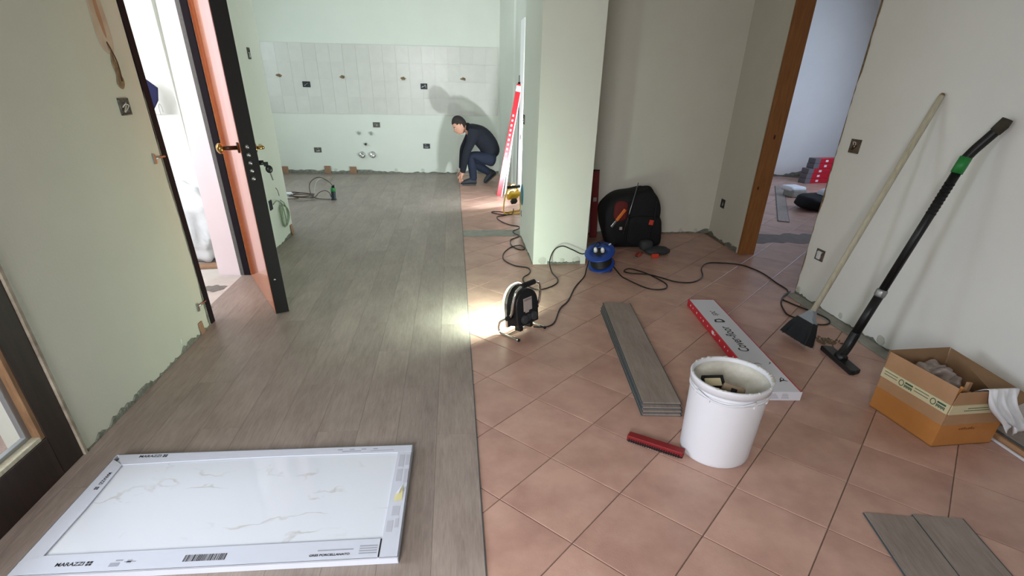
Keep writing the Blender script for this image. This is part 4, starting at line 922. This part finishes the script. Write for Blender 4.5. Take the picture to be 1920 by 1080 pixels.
# boards lying along the right wall
c, rz, ln = between((2.593, .55), (2.593, 1.83)); t = board((c[0], c[1], .03), rz, ln, .12, .012, 'grey board lying on the pile along the right wall behind the carton')
o = MB().bb(-.075, .075, -.64, .64, 0, .027).build('brown_batten', M['cardboard'], None, .003); o.location = (2.585, 1.20, .0015); tag(o, 'brown batten under the grey board along the right wall', 'batten')
o = MB().bb(-.006, .006, -.62, .62, 0, .010).build('white_strip', M['whitepl'], None, .002); o.location = (2.497, 1.19, .0005); tag(o, 'thin white strip on the floor along the pile by the right wall', 'strip')
# far room board
c, rz, ln = between((3.94, 6.07), (5.25, 8.45)); board((c[0], c[1], .001), rz, ln, .12, .01, 'single grey board lying on the floor of the far room')

# ------------------------------------------------------------------ flooring carton, white top and red sides
p, q = Vector((1.674, 2.185)), Vector((1.79, 3.50)); c, rz, ln = between(p, q); WB, HB = .195, .052
wbx = thing('flooring_box', 'long white and red flooring carton lying behind the white bucket', 'box', (c[0], c[1], .0005), (0, 0, rz))
MB().bb(-WB/2, WB/2, -ln/2, ln/2, 0, HB).build('body', M['carton_red'], wbx, .003)
MB().bb(-WB/2+.006, WB/2-.010, -ln/2-.0006, ln/2-.012, HB-.0002, HB+.0007).build('white_top', M['carton_white'], wbx)
MB().bb(-WB/2-.0004, WB/2+.0004, -ln/2-.0012, -ln/2+.001, .001, HB+.0006).build('white_end', M['carton_white'], wbx)
tm = frame((.0, .0, HB+.0012), (0, 1, 0), (0, 0, 1))
def ton(x, y): m_ = tm.copy(); m_.translation = (x, y, HB+.0012); return m_
text(wbx, 'Cover-floor', .088, ton(-.012, -.018), M['ink'], 'lettering', .82, bold=.0010, space=1.03)
text(wbx, 'spc', .072, ton(-.006, .385), M['ink'], 'lettering', .85, shear=.25)
b = MB()   # the tilted D-shaped emblem
ring = [(-.048, -.028), (.03, -.040), (.048, -.022), (.042, .018), (.02, .036), (-.030, .024)]; k_ = len(ring)
b.add([(x, y, 0) for x, y in ring]+[(x*.55, y*.5, 0) for x, y in ring], [(i, (i+1) % k_, k_+(i+1) % k_, k_+i) for i in range(k_)])
em = b.build('emblem', M['ink'], wbx); em.location = (-.012, .262, HB+.0012); em.rotation_euler = (0, 0, .12); em.scale = (.8, .8, 1)
# white print on the red long side and on the end face
sm = frame((-WB/2-.0008, .14, .026), (0, -1, 0), (-1, 0, 0))
b = MB()
for k in range(15):
    y = -.46+.075*k+.012*math.sin(k*2.1); h_ = .006+.007*abs(math.sin(k*1.7)); b.bb(-WB/2-.0012, -WB/2-.0004, y, y+.008+.010*abs(math.sin(k*3.1)), .030-h_/2, .030+h_/2)
b.build('side_print', M['white_print'], wbx)
MB().bb(-WB/2-.0012, -WB/2-.0004, .10, .135, .018, .040).build('side_mark', M['white_print'], wbx)
b = MB()
for k in range(4): b.bb(-.07, -.02-.006*k, -ln/2-.0018, -ln/2-.001, .014+.008*k, .017+.008*k); b.bb(-.005, .035-.004*k, -ln/2-.0018, -ln/2-.001, .014+.008*k, .017+.008*k)
b.build('end_print', M['inkgrey'], wbx)
# small dark brush-like marks printed near the front end
b = MB()
def stroke(pts, w_):
    P_ = smooth_path([(x, y, 0) for x, y in pts], 4); n_ = len(P_); vs = []
    for i, p_ in enumerate(P_):
        d_ = (P_[min(i+1, n_-1)]-P_[max(i-1, 0)]).normalized(); s_ = Vector((-d_.y, d_.x, 0))*w_*math.sin(PI*(i+.5)/n_)
        vs += [(p_.x+s_.x, p_.y+s_.y, HB+.0012), (p_.x-s_.x, p_.y-s_.y, HB+.0012)]
    b.add(vs, [(2*i, 2*i+1, 2*i+3, 2*i+2) for i in range(n_-1)])
stroke([(.025, -.555), (.05, -.54), (.075, -.55)], .005); stroke([(.03, -.56), (.04, -.53), (.055, -.51)], .003); stroke([(.05, -.545), (.06, -.525), (.052, -.505)], .003)
stroke([(-.03, -.35), (-.005, -.345), (.015, -.36)], .003); stroke([(.055, -.355), (.07, -.34), (.07, -.325)], .003)
b.build('dark_print', M['ink'], wbx)

# ------------------------------------------------------------------ white plaster bucket
bk = thing('bucket', 'white plastic bucket with plaster-smeared rim and tools inside', 'bucket', (1.133, 1.815, 0))
RB, RT, HH = .146, .160, .388
MB().lathe([(0, .004), (RB-.01, .004), (RB-.002, .0), (RB, .004), (RB+.003, .02), (RB+(RT-RB)*.80, HH*.80), (RT-.004, HH-.03), (RT-.007, HH-.03), (RB-.006, .02), (0, .02)], seg=64).build('body', M['whitepl'], bk)
MB().lathe([(RT-.006, HH-.036), (RT+.004, HH-.034), (RT+.006, HH-.012), (RT+.008, HH-.005), (RT+.005, HH), (RT-.003, HH+.001), (RT-.007, HH-.006), (RT-.009, HH-.034)], seg=64).build('rim', M['whitepl'], bk)
b = MB(); b.lathe([(RT-.0090, HH-.016), (RT-.0098, HH-.036), (RT-.022, HH-.052), (.10, HH-.062), (.05, HH-.068), (0, HH-.070)], seg=48)
b.v = [(x, y, z+(.010*mnoise.noise(Vector((x*24, y*24, 4))) if z < HH-.045 else 0)) for x, y, z in b.v]; b.build('plaster_lining', M['bucketin'], bk)
MB().lathe([(RT-.002, HH-.060), (RT+.003, HH-.060), (RT+.003, HH-.052), (RT-.002, HH-.050)], seg=64).build('lower_ridge', M['whitepl'], bk)
# torn strip of the lid ring hanging under the rim, on the viewer's side
pts = [( (RT+.007)*math.cos(a), (RT+.007)*math.sin(a), HH-.040-.020*math.sin((a-3.4)/1.5*PI) ) for a in [3.4+1.5*k/20 for k in range(21)]]
MB().tube([Vector(p_) for p_ in pts], .004, 6).build('torn_ring', M['whitepl'], bk)
for a in (3.3, 4.95, 5.45, 3.75): MB().box(((RT-.002)*math.cos(a), (RT-.002)*math.sin(a), HH-.062), (.010, .014, .026), (0, 0, a)).build('lug', M['whitepl'], bk, .002)
r = random.Random(5); b = MB()
for k in range(30):
    a = r.uniform(0, 2*PI); b.ball(((RT+.001)*math.cos(a), (RT+.001)*math.sin(a), HH+.0005), (r.uniform(.004, .012), r.uniform(.004, .009), .003), 8, 5)
b.build('plaster_crumbs', M['bucketin'], bk)['kind'] = 'stuff'
MB().box((.107, -.098, .22), (.02, .004, .012), (0, 0, -.74)).build('grey_smudge', M['inkgrey'], bk, .002)
t = thing('tool_block', 'brown block-handled scraper standing in the white bucket', 'tool', (1.128, 1.795, .292), (.75, .15, -.45))
MB().bb(-.045, .045, -.028, .028, .02, .085).build('block', M['sponge'], t, .008); MB().bb(-.012, .012, -.010, .010, .080, .0862).build('dark_slot', M['blackmatte'], t, .001)
MB().bb(-.035, .035, -.004, .004, -.01, .02).build('blade', M['steel'], t, .001)
t = thing('measuring_tool', 'black framed tool with cream centre in the white bucket', 'tool', (1.066, 1.83, .335), (.35, -.1, -.2))
b = MB(); b.bb(-.045, .045, .025, .034, 0, .02); b.bb(-.045, .045, -.034, -.025, 0, .02); b.bb(-.045, -.036, -.034, .034, 0, .02); b.bb(.036, .045, -.034, .034, 0, .02); b.build('frame', M['blackmatte'], t, .003)
MB().bb(-.034, .034, -.024, .024, .002, .014).build('cream_core', M['tape'], t, .004)
o = MB().box((0, 0, 0), (.014, .022, .085)).build('trowel_handle', M['blackmatte'], None, .005); o.location = (1.066, 1.765, .335); o.rotation_euler = (1.5, .1, .9); tag(o, 'black flat handle below the cream tool in the white bucket', 'tool')

# ------------------------------------------------------------------ red toothed block
rt_ = thing('tapping_block', 'dark red toothed bar lying on the tiles left of the bucket', 'bar', (.864, 1.836, 0), (0, 0, math.atan2(1.760-1.905, .972-.770)))
MB().bb(-.128, .128, -.018, .022, .010, .034).build('red_bar', M['darkred'], rt_, .003)
MB().bb(-.128, .128, -.012, .018, .0, .010).build('black_base', M['blackmatte'], rt_, .001)
for k in range(22): MB().bb(-.118+.0108*k, -.1125+.0108*k, -.0205, -.012, .003, .020).build('tooth', M['blackmatte'], rt_)

# ------------------------------------------------------------------ broom
P0, P1 = Vector((2.215, 2.865, .20)), Vector((2.668, 2.995, 1.43)); z = (P1-P0).normalized()
bm_ = thing('broom', 'broom with pale wooden stick and black bristles leaning on the right wall', 'broom', (2.2, 2.87, 0))
lo_ = lambda p_: Vector(p_)-Vector((2.2, 2.87, 0))
MB().tube([lo_(P0-z*.04), lo_(P0.lerp(P1, .5)), lo_(P1-z*.07), lo_(P1-z*.02), lo_(P1)], [.0175, .0175, .0175, .015, .008], 14).build('stick', M['broomwood'], bm_)
MB().tube([lo_(P1-z*.012), lo_(P1-z*.002)], [.014, .009], 12).build('stick_tip', M['rawwood'], bm_)
# head: grey socket widening to a flat bristle fan
u = Vector((.12, -.99, 0)).normalized(); dn = Vector((-.40, -.10, -1)).normalized(); nn = u.cross(dn).normalized()
def sect(c, hw, ht): return [c+u*sx*hw+nn*sy*ht for sx, sy in ((-1, -1), (1, -1), (1, 1), (-1, 1))]
c0 = lo_(P0)
def loft(secs):
    b_ = MB(); vs = [v for s_ in secs for v in s_]; n_ = len(secs)
    b_.add(vs, [(4*i+k, 4*i+(k+1) % 4, 4*i+4+(k+1) % 4, 4*i+4+k) for i in range(n_-1) for k in range(4)]+[(3, 2, 1, 0), tuple(4*(n_-1)+k for k in range(4))]); return b_
loft([sect(c0-dn*.015, .018, .016), sect(c0+dn*.03, .045, .02), sect(c0+dn*.055, .075, .022)]).build('socket', M['broomgrey'], bm_, .004)
fan = loft([sect(c0+dn*.05, .072, .02), sect(c0+dn*.11, .10, .028), sect(c0+dn*.186, .118, .038)]); fan.build('bristle_core', M['bristle'], bm_, .004)
b = MB(); r = random.Random(9)
for k in range(260):
    sx, sy = r.uniform(-1, 1), r.uniform(-1, 1); a = c0+dn*.05+u*sx*.072+nn*sy*.019; e = c0+dn*r.uniform(.183, .194)+u*sx*.124+nn*sy*.046
    s_ = u*.0012; b.add([a-s_, a+s_, e+s_*.6, e-s_*.6], [(0, 1, 2, 3)])
o = b.build('bristles', M['bristle'], bm_); o['kind'] = 'stuff'
# sweepings
b = MB(); r = random.Random(4)
for k in range(90):
    x, y = r.gauss(2.36, .045), r.gauss(2.86, .03); s_ = r.uniform(.003, .010); b.box((x, y, s_*.4), (s_*1.6, s_, s_*.8), (0, 0, r.uniform(0, 3)))
o = b.build('sweepings', M['debris']); tag(o, 'little heap of brown sweepings beside the black broom head', 'debris'); o['kind'] = 'stuff'

# ------------------------------------------------------------------ vacuum tube and floor nozzle
vc = thing('vacuum_wand', 'black vacuum tube with green band and floor nozzle leaning on the right wall', 'vacuum tube', (2.27, 2.58, 0))
lv = lambda x, y, z_: Vector((x-2.27, y-2.58, z_))
N0 = Vector((2.283, 2.746, 0)); N1 = Vector((2.252, 2.439, 0)); nd = (N1-N0).normalized(); na = math.atan2(nd.y, nd.x)
b = MB(); nz_ = [(-.165, -.032), (.165, -.032), (.17, -.01), (.15, .036), (-.15, .036), (-.17, -.01)]
b.prism(nz_, .004, .030, .006); o = b.build('nozzle', M['black'], vc, .003); o.rotation_euler = (0, 0, na)
b = MB(); b.prism([(x*.98, y*.9-.002) for x, y in nz_], .0, .006); o = b.build('brush_strip', M['padgrey'], vc); o.rotation_euler = (0, 0, na)
b = MB(); b.cyl((-.03, 0, .034), (.03, 0, .034), .026, None, 16); o = b.build('swivel', M['black'], vc); o.rotation_euler = (0, 0, na)
path = [lv(2.268, 2.59, .03), lv(2.292, 2.60, .052), lv(2.313, 2.61, .078), lv(2.330, 2.617, .115), lv(2.345, 2.619, .175)]
MB().tube(smooth_path(path, 6), [.028]*25, 16).build('elbow', M['black'], vc)
A_, B_ = lv(2.337, 2.62, .14), lv(2.553, 2.600, 1.075); ax = (B_-A_)
MB().tube([A_, A_+ax*.29], .0255, 16).build('lower_tube', M['black'], vc)
MB().tube([A_+ax*.28, A_+ax*.29, A_+ax*.315, A_+ax*.325], [.027, .030, .030, .027], 16).build('tube_collar', M['alu'], vc)
MB().tube([A_+ax*.32, B_], .0225, 16).build('upper_tube', M['black'], vc)
for k in range(9): MB().tube([A_+ax*(.78+.02*k), A_+ax*(.787+.02*k)], .0243, 12).build('ridge', M['blackmatte'], vc)
MB().tube([B_, B_+ax*.082], [.0275, .0275], 16).build('green_band', M['green'], vc)
C_ = B_+ax*.075; hpth = smooth_path([C_, lv(2.592, 2.590, 1.190), lv(2.615, 2.575, 1.235), lv(2.642, 2.548, 1.300)], 5)
MB().tube(hpth, .0235, 14).build('bent_grip', M['black'], vc)
MB().tube([lv(2.630, 2.560, 1.272), lv(2.643, 2.547, 1.304), lv(2.648, 2.540, 1.330)], [.0265, .0285, .024], 14).build('end_ring', mat('dusty_dark_end', (62, 58, 48), .85, var=.2, scale=40), vc)

# ------------------------------------------------------------------ open cardboard box
cb_ = thing('cardboard_box', 'open brown cardboard box with printed cream tape beside the right wall', 'box', (2.30, 1.93, 0), (0, 0, 0))
A2, B2, C2, D2 = (-.187, .178), (-.145, -.18), (.164, -.17), (.15, .19)   # far left, near left, near right, far right (local)
BH, FH = .185, .315
def panel(p_, q_, z0_, z1_, name, m, out=0.0, th=.004, shrink0=0.0, shrink1=0.0, par=None):
    p_, q_ = Vector((*p_, 0)), Vector((*q_, 0)); d_ = (q_-p_); n_ = Vector((d_.y, -d_.x, 0)).normalized(); a_ = p_+d_*shrink0; c_ = q_-d_*shrink1
    lo1, lo2 = p_+Vector((0, 0, z0_)), q_+Vector((0, 0, z0_)); hi1, hi2 = a_+n_*out+Vector((0, 0, z1_)), c_+n_*out+Vector((0, 0, z1_))
    b_ = MB(); vs = [lo1, lo2, hi2, hi1]+[v-n_*th for v in (lo1, lo2, hi2, hi1)]
    b_.add(vs, [(0, 1, 2, 3), (7, 6, 5, 4), (0, 4, 5, 1), (1, 5, 6, 2), (2, 6, 7, 3), (3, 7, 4, 0)]); return b_.build(name, m, par or cb_)
for (p_, q_) in ((A2, B2), (B2, C2), (C2, D2), (D2, A2)):
    panel(p_, q_, .001, BH, 'side', M['cardboard_o']); panel(tuple((Vector(p_)*.978)[:]), tuple((Vector(q_)*.978)[:]), .006, BH, 'inner_side', M['cardboard_in'], th=.001)
MB().prism([A2, B2, C2, D2], .001, .005).build('bottom', M['cardboard_in'], cb_)
panel(A2, B2, BH, FH, 'flap', M['cardboard'], .004, .003, 0, .0)
panel(B2, C2, BH, FH-.02, 'flap', M['cardboard'], .006, .003, .02, .05)
b = MB(); q4 = [Vector((*C2, BH)), Vector((*D2, BH)), Vector((D2[0]+.01, D2[1]+.012, .312)), Vector((.325, -.13, .212))]
b.add(q4+[v-Vector((.003, 0, -.002)) for v in q4], [(0, 1, 2, 3), (7, 6, 5, 4), (0, 4, 5, 1), (1, 5, 6, 2), (2, 6, 7, 3), (3, 7, 4, 0)]); b.build('flap', M['cardboard_in'], cb_)
panel(D2, A2, BH, .318, 'flap', M['cardboard_in'], .012, .003, .0, .0)
# lighter worn band under the tape and the tape itself, on the two sides in view
for (p_, q_, nm) in ((A2, B2, 'tape'), (B2, C2, 'tape')):
    p3, q3 = Vector((*p_, 0)), Vector((*q_, 0)); d_ = q3-p3; n_ = Vector((d_.y, -d_.x, 0)).normalized(); ln_ = d_.length
    mt = frame(p3+n_*.0008+Vector((0, 0, .205)), d_, n_)
    def on(m_, par): par.matrix_local = m_; return par
    on(mt, MB().bb(.0, ln_, -.085, -.02, 0, .0006).build('worn_band', M['cardboard'], cb_))
    mt2 = frame(p3+n_*.0056+Vector((0, 0, .205)), d_, n_)
    tp = on(mt2, MB().bb(.0, ln_, -.024, .024, -.004, .0010).build(nm, M['tape'], cb_))
    if nm == 'tape' and p_ == A2:
        for x0 in (.015, .185):
            b = MB(); b.bb(x0, x0+.075, .010, .013, .0012, .0016); b.bb(x0, x0+.075, -.004, -.001, .0012, .0016); b.build('print_lines', M['greenink'], tp)
            b = MB(); k_ = 20; cx_ = x0+.10
            b.add([(cx_+.014*math.cos(2*PI*i/k_), .0+.016*math.sin(2*PI*i/k_), .0016) for i in range(k_)]+[(cx_+.010*math.cos(2*PI*i/k_), .012*math.sin(2*PI*i/k_), .0016) for i in range(k_)], [(i, (i+1) % k_, k_+(i+1) % k_, k_+i) for i in range(k_)]); b.build('print_ring', M['greenink'], tp)
            b = MB(); b.bb(cx_+.018, cx_+.06, .006, .014, .0012, .0016)
            for i in range(7): b.bb(cx_+.018+.0062*i, cx_+.0225+.0062*i, -.014+(.003 if i % 2 else 0), .001, .0012, .0016)
            b.build('print_blocks', M['greenink'], tp)
    else:
        b = MB()
        for i in range(12): b.bb(.085+.0085*i, .091+.0085*i, .004, .008, .0012, .0016)
        for i in range(15): b.bb(.07+.0085*i, .076+.0085*i, -.008, -.004, .0012, .0016)
        b.build('print_lines', M['greenink'], tp)
        b = MB(); b.bb(.22, .27, -.012, .016, .0012, .0016); b.build('print_patch', mat('green_patch_print', (110, 140, 118), .6), tp)
        b = MB()
        for i in range(7): b.bb(.10+.012*i, .108+.012*i, -.115, -.108+.003*(i % 3), -.0046, -.0040)
        b.build('faint_print', mat('faint_brown_print', (136, 82, 40), .7), tp)
# strips of torn corner
MB().box((-.135, -.168, .275), (.010, .012, .09), (.1, .15, 0)).build('torn_corner', M['cardboard_o'], cb_, .002)
for (x, y, z_) in ((.30, .10, .285), (.315, -.11, .27)):
    pass
# contents
t = lumpy((0, 0, 0), (.20, .19, .17), .42, 27, 'paper', 'crumpled_plastic', None, 44, 30, None, 2.1, .85); t.location = (2.25, 1.985, .215); tag(t, 'crumpled grey plastic sheet lying in the cardboard box', 'plastic sheet')
t = lumpy((0, 0, 0), (.26, .24, .12), .3, 22, 'cardboard_in', 'waste_paper', None, 30, 20, None, 3.0, .8); t.location = (2.32, 1.91, .085); tag(t, 'brown waste paper at the bottom of the cardboard box', 'waste paper')
o = MB().box((0, 0, 0), (.022, .012, .20)).build('offcut', M['broomwood'], None, .002); o.location = (2.215, 1.85, .205); o.rotation_euler = (.9, .25, .5); tag(o, 'pale wooden offcut leaning in the cardboard box', 'offcut')
o = MB().box((0, 0, 0), (.03, .014, .13)).build('offcut', M['cardboard'], None, .002); o.location = (2.25, 1.80, .245); o.rotation_euler = (-.1, .2, .3); tag(o, 'small brown offcut sticking up at the near corner of the cardboard box', 'offcut')
# white cloth draped over the near right corner
b = MB(); nu, nv_ = 22, 30; vs = []
for j in range(nv_+1):
    s_ = j/nv_
    for i in range(nu+1):
        w_ = i/nu-.5
        if s_ < .28: a_ = s_/.28; yb = 1.80-.052*a_; zb = .262+.042*math.sin(a_*PI*.5)
        else: a_ = (s_-.28)/.72; yb = 1.748-.012*math.sin(a_*3)-.035*a_; zb = .304-.20*a_
        wid = (.135+.02*math.sin(s_*2.6))*(1-.25*s_)
        fold = .013*math.sin(w_*17+s_*3)+.008*math.sin(w_*31-s_*7)
        x_ = 2.348+w_*wid+.135*s_*s_+.010*math.sin(s_*9)
        if s_ > .85: zb -= .03*math.sin(w_*9+1)*(s_-.85)/.15
        vs.append((x_-2.43, yb-fold*(.35+.65*s_)-1.75-.006, zb+fold*.3+.004))
b.add(vs, [(j*(nu+1)+i, j*(nu+1)+i+1, (j+1)*(nu+1)+i+1, (j+1)*(nu+1)+i) for j in range(nv_) for i in range(nu)], True)
o = b.build('white_cloth', M['cloth']); o.location = (2.43, 1.75, 0); so = o.modifiers.new('thickness', 'SOLIDIFY'); so.thickness = .003
tag(o, 'white cloth hanging over the near right corner of the cardboard box', 'cloth')

# ------------------------------------------------------------------ boxed marble slab on the planks
slx, sly = 1.24, .625
sb = thing('marble_slab', 'white veined marble tile framed in white packing card on the planks', 'slab', (-.848, 1.590, PLANK_TOP+.007), (0, 0, math.atan2(1.889-1.909, 1.239)))
MB().bb(-slx/2+.02, slx/2-.02, -sly/2+.02, sly/2-.02, .003, .017).build('marble', M['marble'], sb)
MB().bb(-slx/2+.004, slx/2-.004, -sly/2+.004, sly/2-.004, .0, .003).build('card_bottom', M['cardboard_in'], sb)
WF = .07
def card(pts, name):
    b_ = MB(); b_.prism(pts, .0185, .0235); return b_.build(name, M['frame_card'], sb, .0008)
x0, x1, y0, y1 = -slx/2, slx/2, -sly/2, sly/2
b = MB(); b.bb(x0, x1, y0, y0+.004, -.0068, .0235); b.bb(x0, x1, y1-.004, y1, -.0068, .0235); b.bb(x0, x0+.004, y0, y1, -.0068, .0235); b.bb(x1-.004, x1, y0, y1, -.0068, .0235); b.build('card_rim', M['frame_card'], sb, .001)
def wavy(xa, xb, ya, yb_, n_=10, amp=.008, ph=0): return [(xa+(xb-xa)*k/n_, ya+(yb_-ya)*k/n_+amp*math.sin(PI*k/n_*1.0+ph)) for k in range(n_+1)]
card([(x0+.004, y1)]+[(p_[0], p_[1]) for p_ in wavy(x0+.055, x1-.06, y1-WF, y1-.052, 10, .010)]+[(x1, y1-.05), (x1, y1)], 'card_strip')
fr_ = card([(x0, y0), (x1-.068, y0), (x1-.068, y0+.088), (x0+.05, y0+.082), (x0, y0+.055)], 'card_strip')
card([(x1-.065, y0), (x1, y0), (x1, y1-.052), (x1-.062, y1-.052)], 'card_strip')
card([(x0, y0+.057), (x0+.062, y0+.084), (x0+.066, y0+.3), (x0+.058, y1-WF), (x0, y1-.03)], 'card_strip')
ZT = .0242
def tx(body, size, x, y, ang, m='ink', sx=1.0, shear=0.0, bold=.0, align='CENTER', name='lettering'):
    m_ = Matrix.Translation((x, y, ZT)) @ Matrix.Rotation(ang, 4, 'Z'); return text(sb, body, size, m_, M[m], name, sx, align, shear, 1.0, bold)
def logo(x, y, s_, ang):
    b_ = MB()
    for (cx_, cy_) in ((-.25, .25), (.25, .25), (-.25, -.25), (.25, -.25)):
        e = .20; q_ = [(cx_-e, cy_-e), (cx_+e, cy_-e), (cx_+e, cy_+e), (cx_-e, cy_+e)]
        b_.add([(a_*s_, c_*s_, 0) for a_, c_ in q_], [(0, 1, 2, 3)])
    o_ = b_.build('logo_mark', M['ink'], sb); o_.location = (x, y, ZT); o_.rotation_euler = (0, 0, ang)
tx('MARAZZI', .021, x0+.172, y0+.038, 0, sx=1.0, bold=.0005); logo(x0+.232, y0+.038, .020, 0)
tx('MARAZZI', .021, x0+.145, y1-.020, 0, sx=1.0, bold=.0005); logo(x0+.205, y1-.020, .019, 0)
tx('MARAZZI', .019, x0+.040, y1-.155, -PI/2, sx=.9, bold=.0004); logo(x0+.040, y1-.212, .017, -PI/2)
tx('GRES PORCELLANATO', .0125, x1-.232, y0+.024, 0, 'ink', 1.05, bold=.0004)
b = MB(); r = random.Random(2); x = x0+.53
while x < x0+.665:
    w_ = r.choice((.0012, .002, .0032)); b.bb(x, x+w_, y0+.026, y0+.054, ZT-.0004, ZT); x += w_+r.choice((.0012, .002, .003))
b.build('barcode', M['ink'], sb)
b = MB(); b.bb(x0+.300, x0+.330, y0+.020, y0+.036, ZT-.0004, ZT); b.bb(x0+.312, x0+.334, y0+.042, y0+.048, ZT-.0004, ZT); b.bb(x0+.350, x0+.364, y0+.032, y0+.046, ZT-.0004, ZT); b.bb(x0+.342, x0+.378, y0+.036, y0+.040, ZT-.0004, ZT); b.build('small_print', M['inkgrey'], sb)
b = MB()
for k in range(4): b.bb(x1-.135, x1-.075, y0+.022+.0105*k, y0+.027+.0105*k, ZT-.0004, ZT)
b.bb(x1-.275, x1-.155, y0+.042, y0+.047, ZT-.0004, ZT); b.build('small_print', M['inkgrey'], sb)
b = MB(); b.bb(x1-.050, x1-.028, y1-.15, y1-.07, ZT-.0004, ZT); b.bb(x1-.022, x1-.004, y1-.14, y1-.07, ZT-.0004, ZT); b.bb(x1-.050, x1-.028, y1-.24, y1-.165, ZT-.0004, ZT); b.bb(x1-.02, x1-.004, y1-.25, y1-.165, ZT-.0004, ZT); b.bb(x1-.045, x1-.018, y1-.43, y1-.38, ZT-.0004, ZT)
b.bb(x1-.056, x1-.035, y1-.51, y1-.455, ZT-.0004, ZT); b.bb(x1-.028, x1-.015, y1-.49, y1-.445, ZT-.0004, ZT); b.build('printed_panels', mat('pale_grey_print', (176, 178, 186), .6), sb)
b = MB()
for k in range(4): b.bb(x1-.32+.05*k, x1-.30+.05*k, y1-.024, y1-.018, ZT-.0004, ZT)
b.bb(x1-.30, x1-.22, y1-.036, y1-.031, ZT-.0004, ZT); b.bb(x1-.18, x1-.08, y1-.036, y1-.033, ZT-.0004, ZT); b.build('small_print', M['inkgrey'], sb)
b = MB(); b.add([(x1-.045, y1-.355, ZT), (x1-.014, y1-.35, ZT), (x1-.016, y1-.27, ZT+.004), (x1-.042, y1-.31, ZT)], [(0, 1, 2, 3)]); b.build('yellow_torn_patch', mat('yellowed_card', (204, 196, 148), .7), sb)
b = MB(); b.add([(x1-.042, y1-.31, ZT+.0003), (x1-.030, y1-.315, ZT+.004), (x1-.016, y1-.27, ZT+.012), (x1-.022, y1-.275, ZT+.006)], [(0, 1, 2, 3)]); b.build('torn_curl', M['frame_card'], sb)
MB().bb(x1-.069, x1-.064, y0+.006, y0+.085, ZT-.001, ZT+.0001).build('cut_gap', M['ink'], sb)

# ------------------------------------------------------------------ far room things
rb = [(6.15, 8.85, 0), (6.16, 8.86, .077), (6.17, 8.86, .154), (6.25, 8.88, .231), (6.27, 8.90, .308)]
names = ('lowest', 'second from the floor', 'middle', 'second from the top', 'topmost')
GL = None
for k, (x, y, z_) in enumerate(rb):
    t = thing('flooring_box', '%s of the five red flooring boxes stacked in the far room' % names[k], 'box', (x, y, z_+.001), (0, 0, .12), 'red boxes in the far room')
    MB().bb(-.30, .42, -.08, .08, 0, .075).build('body', M['carton_red'], t, .004)
    MB().bb(-.304, -.20, -.084, .084, .001, .076).build('grey_end', mat('grey_print_end_%d' % k, (112, 106, 110), .6) if k == 0 else bpy.data.materials['grey_print_end_0'], t, .003)
    MB().bb(-.10, -.05, -.0825, -.0815, .022, .054).build('white_mark', M['white_print'], t)
t = thing('wrapped_bundle', 'grey brick-shaped bundle in white wrap on the far room floor', 'bundle', (5.01, 7.62, 0), (0, 0, .12))
MB().bb(-.12, .12, -.10, .12, .0, .11).build('grey_core', M['cement'], t, .02)
MB().bb(-.13, .13, -.07, .20, .075, .145).build('white_wrap', M['cloth'], t, .035, 3)
t = thing('dark_bag', 'low black open bag with a white rag on the far room floor', 'bag', (4.84, 6.76, 0))
lumpy((0, 0, .10), (.62, .44, .20), .14, 31, 'blackmatte', 'body', t, 30, 18, None, 2.4, .7)
lumpy((.05, -.02, .20), (.24, .22, .13), .2, 33, 'cloth', 'white_rag', t, 22, 14, None, 2.4, .8)
o = MB().bb(-.10, .10, -.16, .16, 0, .36).build('dark_red_case', M['darkred'], None, .012); o.location = (5.33, 6.93, 0); tag(o, 'dark red case standing behind the black bag in the far room', 'case')
